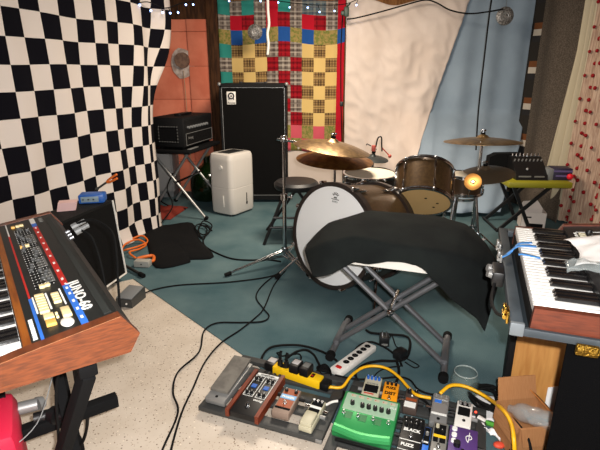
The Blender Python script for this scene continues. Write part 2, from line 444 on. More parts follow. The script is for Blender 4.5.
for i in range(13):
    for j in range(24):
        u = (i+.5*(j % 2)+.1)/13; v = (j+.5)/24
        q = lp(u, v); b.ball(q+Vector((-.012, -.006, 0)), .014+.003*random.random(), n=6)
tag(b.build('curtain', sharp=0, fix=False), 'beige curtain with rows of small red tufts at the right edge', 'curtain')

# pipe hole in the coral wall
t = thing('wall_vent', 'round brown pipe cap in a rough white filler patch on the coral wall', 'vent', (-1.27, 5.44, 1.44))
b = B(PATCH); pl = [((.125+.03*nz(k*.9, 2))*math.cos(k*PI/10), (.155+.03*nz(k*.7, 5))*math.sin(k*PI/10)-.02) for k in range(20)]
b.prism(pl, (0, 0, 0), (1, 0, 0), (0, 0, 1), (0, -.012, 0)); b.build('filler_patch', t)
b = B(mat('brown_pipe_cap', (122, 92, 74), .7, col2=(96, 70, 56), scale=30)).cyl((0, -.012, .01), (0, -.05, .01), .082, .078, 24); b.build('pipe_cap', t)
cable('thin bare wire running down the coral wall from the brown pipe cap', [(-1.262, 5.41, 1.345), (-1.258, 5.412, 1.1), (-1.255, 5.412, .8), (-1.25, 5.412, .5), (-1.25, 5.40, .01)], .004, mat('pale_wire', (170, 140, 110), .6), 'wire', 'wire')

# string lights, discs, cords
def lights_strand(label, pts, n, seed):
    rnd = random.Random(seed); t = thing('string_lights', label, 'string lights', pts[0])
    o = Vector(pts[0]); c = catmull([Vector(p)-o for p in pts], 10)
    B(RUBBER).tube(c, .004, 5, 0).build('wire', t, sharp=0)
    for k in range(n):
        p = c[int((k+.5)/n*(len(c)-1))]; q = p+Vector((rnd.uniform(-.02, .02), -.008, rnd.uniform(-.055, .005)))
        bb = B(RUBBER).tube([p, q], .003, 5, 0).cyl(q, q+Vector((0, 0, -.012)), .005, n=6)
        h = bb.build('socket', t, sharp=0)
        B(LED).ball(q+Vector((0, 0, -.016)), .0085, n=8).build('bulb', h, sharp=0)
lights_strand('string of small blue-white lights along the top of the checked cloth', [Y(104, 0, 3.9), Y(128, 4, 4.0), Y(148, 2, 4.1), Y(165, 8, 4.25), Y(182, 3, 4.4), Y(196, 1, 4.7)], 10, 3)
lights_strand('string of small blue-white lights along the top edge of the quilt', [Y(222, -2, 5.2), Y(268, 0, 5.22), Y(294, 3, 5.22), Y(318, 5, 5.22), Y(345, 4, 5.22), Y(362, -3, 5.22)], 9, 5)
DISC = mat('patterned_silver_disc', (150, 146, 142), .45, .4, col2=(92, 88, 84), scale=70, bump=.4, bscale=90)
def disc(label, p, r, ztop):
    t = thing('hanging_disc', label, 'disc', p)
    B(DISC).lathe([(0, -.014), (r*.5, -.011), (r*.55, -.016), (r*.9, -.006), (r, 0), (r*.9, .006), (0, .012)], ax=(0, 1, 0)).build('disc_body', t)
    B(SILVER).lathe([(r*.28, -.017), (r*.35, -.019), (r*.38, -.015)], ax=(0, 1, 0)).build('raised_ring', t)
    B(GREYP).tube([(0, 0, r*.98), (0, 0, ztop-p[2])], .0015, 5, 0).build('thread', t, sharp=0)
disc('patterned silvery disc hanging in front of the quilt', Y(255, 32, 5.1), .074, 2.33)
disc('patterned silvery disc hanging in front of the blue sheet', Y(505, 16, 5.0), .085, 2.33)
cable('knotted white cord hanging in front of the quilt', [Y(267.5, -14, 4.9), Y(268, 10, 4.9), Y(269, 24, 4.9), Y(267.5, 34, 4.9), Y(268.5, 44, 4.9), Y(267.5, 55, 4.9)], .014, WHITEP, 'cord', 'cord')
t = thing('microphone_cable', 'thin dark cable with a green clip hanging along the quilt edge', 'cable', Y(343, 10, 5.15))
o = Vector(t.location)
B(RUBBER).tube([Y(343, 10, 5.15)-o, Y(341, 50, 5.15)-o, Y(341, 100, 5.15)-o, Y(342, 145, 5.15)-o, Y(343, 190, 5.15)-o], .006, 6).build('cord', t, sharp=0)
b = B(mat('dark_green_clip', (34, 60, 46), .5)); b.box((.035, 0, -.015), (.05, .03, .09), .008); b.box((.0, -.01, -.03), (.04, .03, .04), .006); b.cyl((.04, 0, .03), (.07, -.02, .06), .008); b.build('clip', t)
B(BLACK).box(Y(341.5, 104, 5.14)-o, (.035, .025, .05), .006).build('plug', t)
cable('black cable sagging along the top of the cream and blue sheets', [Y(347, 19, 5.2), Y(356, 18, 5.2), Y(380, 12, 5.2), Y(405, 5, 5.2), Y(425, 0, 5.2), Y(437, 3, 5.1), Y(450, 10, 5.05), Y(468, 13.5, 5), Y(486, 12, 5), Y(503, 9, 4.97)], .0075)
cable('straight dark cable hanging down the blue sheet to the cymbal stand', [Y(494, -12, 4.6), Y(490, 10, 4.58), Y(484, 60, 4.55), Y(478.5, 110, 4.5), Y(476, 150, 4.4)], .007)
# ---------------------------------------------------------------- back left: amplifier stack and neighbours
t = thing('speaker_cabinet', 'tall black bass speaker cabinet standing in front of the quilt', 'speaker', (-.802, 4.9, 0))
w_, d_, h_ = .668, .42, 1.22
b = B(VINYL); b.bx(0, w_, .03, d_, CZ+.03, h_, .008)
for a in ((0, .02), (w_-.02, w_)): b.bx(a[0], a[1], 0, .03, CZ+.03, h_)
b.bx(0, w_, 0, .03, CZ+.03, CZ+.075); b.bx(0, w_, 0, .03, h_-.035, h_)
b.build('cabinet_body', t)
B(GRILLE).bx(.024, w_-.024, .012, .03, .09, h_-.04).build('grille', t)
b = B(SILVER)
for a in ((.02, .024, .082, h_-.035), (w_-.024, w_-.02, .082, h_-.035), (.02, w_-.02, .082, .086), (.02, w_-.02, h_-.039, h_-.035)): b.bx(a[0], a[1], .004, .012, a[2], a[3])
b.build('piping', t)
for x in (.0, w_):
    for z in (CZ+.035, h_-.005): B(SILVER).ball((x, .01, z), .02).build('corner_cap', t)
for x in (.07, w_-.07): B(RUBBER).cyl((x, .05, CZ), (x, .05, CZ+.035), .025).cyl((x, .37, CZ), (x, .37, CZ+.035), .025).build('foot', t)
bd = B(WHITEP).bx(.07, .16, .006, .012, h_-.20, h_-.075, .002).build('badge', t)
b = B(BLACK); b.lathe([(.02, 0), (.033, 0), (.033, .002), (.02, .002)], (.115, .004, h_-.117), (0, -1, 0)); b.bx(.088, .096, .003, .006, h_-.155, h_-.11); b.bx(.134, .142, .003, .006, h_-.155, h_-.11); b.bx(.107, .123, .003, .006, h_-.125, h_-.112)
b.build('emblem', bd)
lettering('Ampeg', .028, BLACK, bd, (.115, .0045, h_-.192), (1, 0, 0), (0, 0, 1), align='CENTER')
b = B(BLACK); b.bx(.2, .46, .08, .12, h_, h_+.012, .004); b.bx(.19, .22, .075, .125, h_-.002, h_+.018, .004); b.bx(.44, .47, .075, .125, h_-.002, h_+.018, .004); b.build('handle', t)

t = thing('dehumidifier', 'off-white upright dehumidifier on the carpet beside the tall speaker cabinet', 'dehumidifier', (-.664, 4.56, CZ), math.radians(57))
b = B(mat('warm_white_plastic', (206, 200, 192), .4))
def rr(w, d, r=.05, n=5):
    out = []
    for cx, cy, a0 in ((w/2-r, d/2-r, 0), (-w/2+r, d/2-r, 90), (-w/2+r, -d/2+r, 180), (w/2-r, -d/2+r, 270)):
        for k in range(n+1):
            a = math.radians(a0+90*k/n); out.append((cx+r*math.cos(a), cy+r*math.sin(a)))
    return out
prev = None
for (s_, z) in ((.95, .02), (.985, .035), (1, .2), (1.0, .268), (.99, .270), (.99, .276), (1.0, .278), (1.0, .53), (.985, .565), (.94, .588), (.86, .596)):
    rg = [b.v((x*s_, y*s_, z)) for x, y in rr(.35, .285)]
    if prev: b.link(prev, rg)
    else: b.f(rg[::-1])
    prev = rg
b.f(prev); b.build('housing', t)
B(DGREY).bx(-.11, .11, -.07, .07, .594, .602, .004).build('control_panel', t)
b = B(BLACK)
for k in range(6): b.bx(-.1, .1, -.06+k*.022, -.052+k*.022, .602, .604)
b.build('vent', t)
B(MATTE).bx(.035, .047, -.146, -.138, .095, .205, .004).ball((.041, -.143, .105), .011, (1, .5, 1.6)).build('water_level_window', t)
for x, y in ((-.13, -.08), (.13, -.08), (-.13, .08), (.13, .08)): B(DGREY).cyl((x, y, 0), (x, y, .022), .018).build('caster', t)
B(mat('pale_sticker', (232, 228, 220), .5)).bx(-.179, -.172, -.04, -.026, .09, .2, .002).build('sticker', t)
B(WHITEP).cyl((-.172, -.02, .47), (-.184, -.02, .47), .02).build('hose_cap', t)

t = thing('glass_carboy', 'large dark green glass carboy between the amp stand and the dehumidifier', 'bottle', (-1.005, 5.07, CZ))
B(GLASSG).lathe([(.02, .012), (.15, 0), (.175, .03), (.185, .15), (.175, .25), (.13, .33), (.06, .37), (.032, .40), (.032, .45), (.042, .452), (.042, .47), (.03, .47)], n=32, cap0=True).build('bottle', t)
B(mat('cork', (150, 112, 76), .9)).cyl((0, 0, .45), (0, 0, .5), .028).build('stopper', t)
t = thing('low_cabinet', 'low white cabinet standing against the coral wall behind the amp stand', 'cabinet', (-2.0, 5.1, CZ))
B(mat('dull_white_panel', (150, 146, 142), .6)).bx(0, .62, 0, .28, .07, .62, .006).build('cabinet_body', t)
B(GREYP).bx(.02, .60, .02, .26, 0, .07).build('plinth', t)
B(mat('dull_white_door', (164, 160, 156), .6)).bx(.02, .6, -.014, 0, .09, .6, .004).build('door', t)

# folding stand with tray
AO = Vector((-1.04, 4.30, 0)); ang = math.radians(-14)
t = thing('amp_stand', 'folding chrome X-legged stand with a black tray under the amp head', 'stand', (AO.x, AO.y, 0), ang)
zt = .655
B(MATTE).bx(-.40, .06, -.04, .66, zt-.03, zt, .006).build('tray', t)
for y in (.03, .52):
    g = B(SILVER).cyl((-.36, y, zt-.03), (.16, y-.02, CZ+.012), .0125, n=10); g.build('leg', t)
    g = B(SILVER).cyl((.0, y+.03, zt-.03), (-.44, y+.03, CZ+.012), .0125, n=10); g.build('leg', t)
    B(RUBBER).cyl((.15, y-.02, CZ), (.17, y-.02, CZ+.03), .018).build('rubber_foot', t)
    B(RUBBER).cyl((-.43, y+.03, CZ), (-.45, y+.03, CZ+.03), .018).build('rubber_foot', t)
B(CHROME).cyl((-.115, .0, .355), (-.115, .56, .355), .01, n=10).build('crossbar', t)
t = thing('amplifier_head', 'black valve amplifier head with a row of knobs, on the folding X stand', 'amplifier', (AO.x, AO.y, zt+.001), ang)
L_, D_2, H_2 = .62, .33, .265
b = B(VINYL); b.bx(-D_2, 0, 0, L_, .02, H_2+.02, .012); b.build('cabinet_body', t)
B(BLACK).bx(-.004, .004, .03, L_-.03, .15, H_2-.005).build('control_panel', t)
B(GRILLE).bx(-.004, .003, .03, L_-.03, .04, .14).build('grille', t)
b = B(SILVER)
for a in ((.03, L_-.03, .036, .040), (.03, L_-.03, .14, .144), (.03, .034, .04, .14), (L_-.034, L_-.03, .04, .14)): b.bx(.002, .007, a[0], a[1], a[2], a[3])
b.build('trim', t)
for k in range(8): B(GREYP).cyl((.004, .075+k*.055, .195), (.024, .075+k*.055, .195), .013, .011, 10).build('knob', t)
lettering('Ampeg', .034, SILVER, t, (.006, .07, .09), (0, 1, 0), (0, 0, 1))
b = B(MATTE); b.bx(-.24, -.07, -.004, .002, .075, .20); b.build('side_vent', t)
b = B(SILVER)
for k in range(8):
    for z in (.07, .205): b.ball((-.245+k*.026, -.004, z), .0042, n=6)
for k in range(4):
    for x in (-.25, -.062): b.ball((x, -.004, .097+k*.028), .0042, n=6)
b.build('vent_studs', t)
for x in (-.26, -.04):
    for y in (.05, L_-.05): B(RUBBER).cyl((x, y, 0), (x, y, .022), .016).build('foot', t)
b = B(BLACK); b.bx(-.18, -.12, .2, .4, H_2+.03, H_2+.042, .004); b.bx(-.18, -.12, .18, .21, H_2+.018, H_2+.042, .003); b.bx(-.18, -.12, .39, .42, H_2+.018, H_2+.042, .003); b.build('handle', t)
B(SILVER).bx(.01, .04, .02, .2, .0, .008, .003).build('nameplate', t)

# low wedge cabinet by the synth
q = math.radians(-13)
t = thing('speaker_cabinet', 'low black speaker cabinet with white edge piping beside the checked cloth', 'speaker', (-1.165, 2.93, 0), q)
# local: front face is +x, runs from y=0 (far) to y=-.66 (near)
prof = [(-.30, .05), (0, .05), (-.035, .55), (-.24, .55)]
b = B(VINYL); b.prism(prof, (0, 0, 0), (1, 0, 0), (0, 0, 1), (0, -.66, 0)); b.build('cabinet_body', t)
b = B(GRILLE); b.prism([(0, .065), (.006, .065), (-.027, .535), (-.033, .535)], (0, -.02, 0), (1, 0, 0), (0, 0, 1), (0, -.62, 0)); b.build('grille', t)
b = B(WHITEP); b.tube([(.003, -.003, .05), (-.032, -.003, .55)], .006, 6, 0); b.tube([(.003, -.003, .05), (.003, -.657, .05)], .006, 6, 0); b.build('piping', t)
for x in (-.25, -.04):
    for y in (-.06, -.3, -.6): B(RUBBER).cyl((x, y, CZ), (x, y, .052), .02).build('foot', t)
M_ = Matrix.Translation((-1.165, 2.93, 0))@Matrix.Rotation(q, 4, 'Z')
p = M_@Vector((-.13, -.06, .551))
t = thing('power_supply', 'small blue box with a grey front on top of the low speaker cabinet', 'box', p, q+math.radians(24))
b = B(BLUEP).bx(-.075, .075, -.05, .05, 0, .055, .008); b.build('case', t)
B(mat('grey_blue_label', (130, 150, 160), .5)).bx(-.06, .045, -.054, -.049, .01, .045, .002).build('front_panel', t)
b = B(DGREY)
for k in range(3): b.cyl((-.045+k*.03, -.054, .028), (-.045+k*.03, -.06, .028), .005, n=8)
b.build('socket', t)
p = M_@Vector((-.165, -.26, .551))
b = B(PINKP)
for k in range(6): b.box((0.002*k, .001*k, .006+.008*k), (.10, .075, .0075), 0)
tag(b.build('paper_stack', loc=p, rotz=.35), 'small stack of pale pink paper slips on the low speaker cabinet beside the blue box', 'paper')
# pliers hanging against the cloth
t = thing('pliers', 'orange-handled pliers leaning on the checked cloth above the blue box', 'pliers', Y(97, 189, 3.06))
b = B(DGREY); o = Vector(t.location); e = Y(107, 182, 3.0)-o; b.tube([(0, 0, 0), e*.5, e], .007, 6, 0); b.ball((0, 0, 0), .012); b.build('jaw', t)
for s_ in (-1, 1):
    h0 = e; h1 = e+Vector((.022, -.01, .012+.010*s_)); h2 = Y(117, 176, 2.98)-o+Vector((0, 0, .013*s_-.002))
    B(ORCORD).tube([h0, h1, h2], .0075, 7).build('handle', t, sharp=0)
# things on the carpet, back left
pts = [Z(*q_) for q_ in ((143, 228), (168, 226), (192, 224), (199, 240), (214, 258), (190, 261), (189, 264), (156, 269), (148, 248))]
b = B(mat('black_felt', (14, 14, 15), .95, bump=.3, bscale=200))
cx = sum((p for p in pts), Vector())/len(pts); ring_ = catmull(pts+[pts[0]], 4)
N = len(ring_); prev = None
for k in range(9):
    f_ = 1-k/8; rg = []
    for p in ring_[:-1]:
        q_ = cx+(p-cx)*f_; z = CZ+.004+(.03*abs(nz(q_.x*7, q_.y*5, 1))+.014)*min(1, k/2)
        rg.append(b.v((q_.x, q_.y, z)))
    if prev: b.link(prev, rg)
    prev = rg
b.f(prev); tag(b.build('black_cloth', sharp=0, solid=.004), 'black cloth lying rumpled on the carpet in front of the checked cloth', 'cloth')
c = [Z(122, 246), Z(130, 243), Z(142, 240), Z(148, 243), Z(140, 249), Z(128, 254), Z(122, 252), Z(126, 247), Z(138, 244), Z(146, 246), Z(140, 252), Z(130, 257), Z(136, 260)]
cable('bundle of orange extension cord on the carpet at the foot of the checked cloth', [p+Vector((0, 0, CZ+.008+.012*(i % 3))) for i, p in enumerate(c)], .008, ORCORD, 'extension_cord', 'cord')
b = B(ORCORD); b.tube([Z(137, 259, .02), Z(144, 257, .025), Z(153, 256, .02), Z(153, 261, .02), Z(146, 260.5, .02)], .013, 7)
tag(b.build('orange_plug', sharp=0), 'thick orange plug end lying behind the small grey box', 'plug')
t = thing('junction_box', 'small pale grey box lying on the carpet at the edge of the black cloth', 'box', (-1.125, 3.155, CZ), -.1)
B(mat('pale_grey_box', (160, 158, 150), .5)).bx(-.055, .055, -.03, .03, 0, .045, .004).build('case', t)
B(BLACK).cyl((0, -.03, .024), (0, -.034, .024), .005, n=8).build('screw', t)
t = thing('stand_leg', 'black metal stand leg lying on the carpet by the low speaker cabinet', 'stand leg')
b = B(BLACK); b.cyl(Z(118, 262, .03), Z(142, 275, .02), .011); b.build('bar', t); B(RUBBER).cyl(Z(140, 274, .02), Z(143.5, 276, .02), .017).build('rubber_foot', t)
b = B(mat('dull_red_cloth', (120, 46, 36), .9)); 
def rg_(u, v):
    x, y = -1.52+.34*u, 4.27+.42*v; e_ = min(u, 1-u, v, 1-v)*5
    return Vector((x+.25*(v-.5)*.3, y, CZ+.004+.06*min(1, e_)*(.4+abs(nz(u*4, v*4, 2)))))
tag(b.grid(rg_, 14, 14).build('rag', sharp=0, solid=.003, fix=False), 'dull red rag crumpled on the floor under the amp stand', 'rag')
b = B(MATTE)
def sg_(u, v):
    a = u*2*PI; r = 1-v
    return Vector((-1.36+.13*r*math.cos(a), 4.0+.09*r*math.sin(a), CZ+.004+.06*(1-r**3)+.01*nz(a, v*3)))
tag(b.grid(sg_, 24, 8).build('black_bag', sharp=0, fix=False), 'small black soft bag on the floor between the red rag and the black cloth', 'bag')
c = [Z(212, 232), Z(205, 226), Z(197, 228), Z(196, 233), Z(203, 236), Z(210, 233), Z(206, 229), Z(199, 231), Z(201, 238), Z(208, 236), Z(212, 228), Z(203, 225), Z(198, 235), Z(204, 241), Z(207, 232), Z(200, 228)]
cable('small tangled coil of black cable on the carpet behind the black cloth', [p+Vector((0, 0, CZ+.006+.008*(i % 4))) for i, p in enumerate(c)], .006)
cable('black cable running from the small coil towards the cymbal stand', [p+Vector((0, 0, CZ+.005)) for p in (Z(203, 240), Z(205, 247), Z(216, 254), Z(232, 260), Z(250, 261.5), Z(268, 261), Z(281, 263))], .006)
cable('black lead dropping from the amp stand past the white cabinet', [(-1.40, 4.30, .62), Vector((-1.45, 4.6, .4)), Vector((-1.5, 4.7, .2)), Vector((-1.4, 4.75, .03)), Vector((-1.15, 4.6, .02))], .007)
cable('black mains lead looped along the right edge of the checked cloth', [Z(153, 233)+Vector((0,0,.012)), Vector((-1.20, 4.30, .12)), Vector((-1.235, 4.31, .3)), Vector((-1.20, 4.42, .42))], .006)
t = thing('pedal_switch', 'small grey and black sustain pedal box on the beige floor under the big synthesizer', 'pedal', (-1.04, 2.555, 0), math.radians(-14))
t.location.z = 0
b = B(DGREY); b.prism([(0, 0), (.15, 0), (.15, .07), (0, .05)], (-.05, -.02, 0), (0, 1, 0), (0, 0, 1), (.105, 0, 0)); b.build('housing', t)
B(GREYP).box((0, .055, .064), (.1, .14, .008), .003, Matrix.Rotation(math.atan2(.02, .15), 3, 'X')).build('treadle', t)
B(WHITEP).cyl((.02, -.02, .025), (.02, -.024, .025), .006, n=10).build('jack', t)
# ---------------------------------------------------------------- drum kit
def lug(b, p, out, along, l=.05):
    """small chrome tension casing on a shell"""
    p, out, along = Vector(p), Vector(out).normalized(), Vector(along).normalized()
    side = out.cross(along); R = Matrix((side, along, out)).transposed()
    b.box(p+out*.008, (.016, l, .02), .005, R); b.cyl(p+out*.012-along*l*.9, p+out*.012+along*l*.9, .003, n=6)
# bass drum: axis along local +y, front head at y=0
t = thing('bass_drum', 'brown bass drum with white front head lying behind the covered board', 'drum', (.178-.052*.72, 2.69-.052*.69, CZ), math.radians(-46))
t.rotation_euler = (math.radians(-8.5), 0, math.radians(-46))
zc, R = .39, .305; ax = Vector((0, 1, 0))
B(DRUMS).lathe([(R, .025), (R, .415)], (0, 0, zc), ax, 48).build('shell', t)
for y, s_ in ((0, 1), (.40, -1)):
    B(HOOPB).lathe([(R-.006, y), (R+.02, y), (R+.02, y+.042), (R-.006, y+.042), (R-.006, y)], (0, 0, zc), ax, 56).build('hoop', t)
hd = B(HEADW).lathe([(R-.004, .006), (R-.03, .004), (.001, .004)], (0, 0, zc), ax, 48).build('drum_head', t)
B(HEADC).lathe([(R-.004, .436), (.001, .438)], (0, 0, zc), ax, 40).build('drum_head', t)
# printed mark high on the front head: a small crown-like ring with letters
mk = B(GREYPRINT)
for k in range(5):
    a = math.radians(36+27*k); mk.box((.0+.022*math.cos(a), .0025, zc+.238+.022*math.sin(a)), (.006, .001, .016), 0, Matrix.Rotation(PI/2-a, 3, 'Y'))
mk.bx(-.03, .03, .002, .003, zc+.222, zc+.227); mk.bx(-.012, .012, .002, .003, zc+.23, zc+.24)
mk.build('printed_mark', hd)
lettering('REMO', .016, GREYPRINT, hd, (0, .0025, zc+.205), (1, 0, 0), (0, 0, 1), align='CENTER')
for k in range(8):
    a = 2*PI*(k+.5)/8; d = Vector((math.cos(a), 0, math.sin(a)))
    for y in (.10, .34):
        b = B(CHROME); lug(b, Vector((0, y, zc))+d*R, d, (0, 1, 0), .06); b.build('lug', t)
    for y in (.0, .40): b = B(CHROME); b.box(Vector((0, y+.02, zc))+d*(R+.024), (.022, .05, .022), .004, Matrix.Rotation(-a, 3, 'Y')); b.cyl(Vector((0, y+.02, zc))+d*(R+.024), Vector((0, .1 if y == 0 else .34, zc))+d*(R+.016), .004, n=6); b.build('claw_hook', t)
for s_ in (-1, 1):
    b = B(CHROME); b.cyl((s_*.27, .14, zc-.14), (s_*.40, -.02, .02), .008, n=8); b.ball((s_*.285, .13, zc-.14), .022, n=8); b.build('spur', t)
    B(RUBBER).cyl((s_*.39, -.01, .035), (s_*.408, -.03, 0.003), .013).build('rubber_tip', t)

def drum(name, label, loc, r, h, axis, shell, top, bot, nl, hoopr=.012):
    t = thing(name, label, 'drum', loc); ax = Vector(axis).normalized()
    B(shell).lathe([(r, .012), (r, h-.012)], (0, 0, 0), ax, 40).build('shell', t)
    for z in (0, h-.022):
        B(CHROME).lathe([(r-.004, z), (r+hoopr, z), (r+hoopr, z+.006), (r+hoopr*.5, z+.010), (r+hoopr*.5, z+.016), (r+hoopr, z+.018), (r+hoopr, z+.022), (r-.004, z+.022)], (0, 0, 0), ax, 48).build('rim', t)
    B(top).lathe([(r, h-.006), (.001, h-.005)], (0, 0, 0), ax, 40).build('drum_head', t)
    B(bot).lathe([(r, .006), (.001, .005)], (0, 0, 0), ax, 40).build('drum_head', t)
    u = ax.cross(Vector((0, 1, 0)) if abs(ax.y) < .8 else Vector((1, 0, 0))).normalized(); w = ax.cross(u)
    for k in range(nl):
        a = 2*PI*(k+.5)/nl; d = u*math.cos(a)+w*math.sin(a); b = B(CHROME)
        for z in ([h*.5] if h < .17 else [h*.24, h*.76]): lug(b, ax*z+d*r, d, ax, .045)
        for z in (.011, h-.011): b.ball(ax*z+d*(r+hoopr), .010, n=6)
        b.cyl(ax*.01+d*(r+hoopr*.85), ax*(h-.01)+d*(r+hoopr*.85), .003, n=6)
        b.build('lug', t)
    return t
def tripod(t, base, ztop, feet, rt=.0135, hub=.22, mat_=None):
    """chrome stand: tube, hub with wing nuts, three braced legs; local coordinates"""
    m_ = mat_ or CHROME
    b = B(m_); b.cyl((0, 0, .05), (0, 0, ztop*.55), rt, n=12); b.cyl((0, 0, ztop*.55), (0, 0, ztop), rt*.72, n=10); b.build('tube', t)
    b = B(m_); b.cyl((0, 0, ztop*.55-.02), (0, 0, ztop*.55+.025), rt*1.7, n=12); b.cyl((0, 0, ztop*.55), (.045, 0, ztop*.55), .006, n=8); b.box((.05, 0, ztop*.55), (.012, .006, .035), .002); b.build('height_clamp', t)
    b = B(m_); b.cyl((0, 0, hub-.02), (0, 0, hub+.02), rt*1.7, n=12); b.cyl((0, 0, hub), (0, -.04, hub), .006, n=8); b.build('leg_collar', t)
    for fx, fy in feet:
        f_ = Vector((fx, fy, .012)); h0 = Vector((fx, fy, 0)).normalized()*rt*1.2
        b = B(m_)
        for s_ in (-1, 1):
            o = Vector((-fy, fx, 0)).normalized()*.012*s_
            b.cyl(h0+o+Vector((0, 0, hub)), f_*.86+o*.6+Vector((0, 0, .02)), .005, n=8)
            b.cyl(h0+o+Vector((0, 0, .06)), f_*.45+o+Vector((0, 0, (hub)*.57)), .004, n=6)
        b.cyl(f_*.84+Vector((0, 0, .025)), f_, .008, n=8)
        lg = b.build('leg', t)
        B(RUBBER).cyl(f_*.95+Vector((0, 0, .008)), f_*1.05, .015, .013, 10).build('rubber_foot', lg)
def cymbal(name, label, loc, r, tilt, m=None, bell=.16, sag=.045):
    """tilt = unit normal of the cymbal"""
    t = thing(name, label, 'cymbal', loc); n = Vector(tilt).normalized()
    pr = [(.006, .0), (r*.07, -.001), (r*bell, -.02), (r*(bell+.04), -.024)]
    pr = [(.006, .018), (r*.06, .017), (r*.12, .010), (r*bell, -.002), (r*(bell+.05), -.006)]+[(r*(bell+.05+(1-bell-.05)*k/10), -.006-sag*(k/10)**1.6) for k in range(1, 11)]
    pr2 = pr+[(r, -.008-sag)]+[(a, z-.0022) for a, z in pr[::-1]]
    B(m or BRASS).lathe(pr2, (0, 0, 0), n, 64).build('cymbal_plate', t, sharp=50)
    b = B(MATTE); b.cyl(n*.018, n*.032, .016, n=12); b.build('felt', t)
    b = B(CHROME); b.cyl(n*.032, n*.055, .007, n=8); b.box(n*.045, (.04, .006, .014), .003); b.build('wing_nut', t)
    return t
# rack tom tipped towards the camera side, its bottom head showing
axis = Vector((.17, .65, .74)).normalized()
tom = Z(422, 203, .53); 
t = drum('rack_tom', 'brown tom drum tipped back so its tan bottom head shows, right of the bass drum', tom, .178, .245, axis, DRUMS, HEADC, HEADT, 6)
b = B(MATTE)
u = axis.cross(Vector((0, 1, 0))).normalized()
w_ = axis.cross(u)
for (a, c_) in ((-.09, .03), (-.09, -.03), (.0, .06)): b.lathe([(.001, -.0), (.009, -.0)], axis*.0045+u*a+w_*c_, -axis, 10)
b.build('head_marks', t)
# its floor stand, mostly behind
bt = tom+Vector((.20, .16, .1))
t = thing('tom_stand', 'chrome stand holding the tipped brown tom', 'stand', (bt.x, bt.y, CZ))
tripod(t, None, bt.z, [(.26, .1), (-.2, .22), (.05, -.28)])
b = B(CHROME); b.tube([(0, 0, bt.z-.02), (-.03, 0, bt.z+.0), (-.075, -.02, bt.z-.01)], .01, 8); b.build('mount_arm', t)
# snare behind the bass drum
sn = Z(370, 172, .652); sn.z = .505
t = drum('snare_drum', 'shallow drum with pale coated top head right behind the bass drum', sn, .183, .145, (0, -.035, 1), mat('dark_drum_shell', (52, 44, 38), .3, .5), HEADC, HEADT, 8)
t = thing('snare_stand', 'low chrome stand under the shallow pale-headed drum behind the bass drum', 'stand', (sn.x, sn.y, CZ))
tripod(t, None, .44, [(.22, .08), (-.2, .14), (.02, -.24)], hub=.25)
for k in range(3):
    a = 2*PI*k/3+.5; B(CHROME).tube([(0, 0, .44), (.1*math.cos(a), .1*math.sin(a), .45), (.185*math.cos(a), .185*math.sin(a), .478), (.20*math.cos(a), .20*math.sin(a), .515)], .007, 7).build('basket_arm', t)
# small drum on tubes at right
sm = Vector((1.20, 3.42, .475))
t = drum('floor_tom', 'small dark drum with chrome rims below the golden glare disc', sm, .128, .15, (0, 0, 1), mat('dark_brown_shell', (66, 50, 36), .3, .4), HEADC, HEADT, 6)
t = thing('drum_stand', 'chrome three-tube stand under the small dark drum', 'stand', (sm.x, sm.y, CZ))
for k, (x, y) in enumerate(((-.075, -.08), (.075, -.08), (0, .09))):
    B(CHROME).cyl((x*1.7, y*1.7, .0), (x, y, .467-CZ), .012, n=10).build('leg', t); B(CHROME).cyl((x*1.5, y*1.5, .13), (x*1.42, y*1.42, .2), .021, n=10).build('leg_clamp', t)
    B(RUBBER).cyl((x*1.72, y*1.72, 0), (x*1.66, y*1.66, .03), .019).build('rubber_foot', t)
B(CHROME).lathe([(.085, .43), (.10, .43), (.10, .445), (.085, .445), (.085, .43)], n=24).build('support_ring', t)

# cymbal stand at left with boom
bs = Z(285, 264); zt = .90
t = thing('cymbal_stand', 'chrome cymbal stand with tripod legs left of the bass drum', 'stand', (bs.x, bs.y, CZ))
f1 = Z(228, 277)-bs; f2 = Z(318, 292)-bs
tripod(t, None, zt, [(f1.x, f1.y), (.17, -.25), (.08, .35)], .015, .10)
c1 = Vector((.215, 3.13, .902)); c2 = Vector((.245, 3.30, .795))
b = B(CHROME); e = c1-Vector((bs.x, bs.y, CZ)); b.cyl((0, 0, zt-.02), (0, 0, zt+.02), .022, n=12); b.ball((0, 0, zt), .024, n=10); b.cyl((-.045, -.0, zt-.004), (e.x, e.y, e.z-.045), .008, n=8); b.cyl((e.x, e.y, e.z-.06), (e.x, e.y, e.z+.0), .007, n=8); b.ball((e.x, e.y, e.z-.05), .018, n=8); b.build('boom_arm', t)
n1 = Vector((.15, -.02, 1))
cymbal('crash_cymbal', 'large bronze cymbal on the boom arm, uppermost at left of the kit', c1, .255, n1)
st = thing('cymbal_stand', 'chrome straight stand between the bass drum and the stool, under the lower left cymbal', 'stand', (c2.x, c2.y, CZ))
tripod(st, None, c2.z-CZ-.005, [(-.26, .12), (.2, .24), (-.05, -.0+.3)], .013, .2)
cymbal('ride_cymbal', 'bronze cymbal just below the uppermost one at left of the kit', c2, .27, Vector((.05, -.06, 1)), mat('orange_bronze', (160, 112, 60), .36, .85, col2=(126, 84, 44), scale=24))
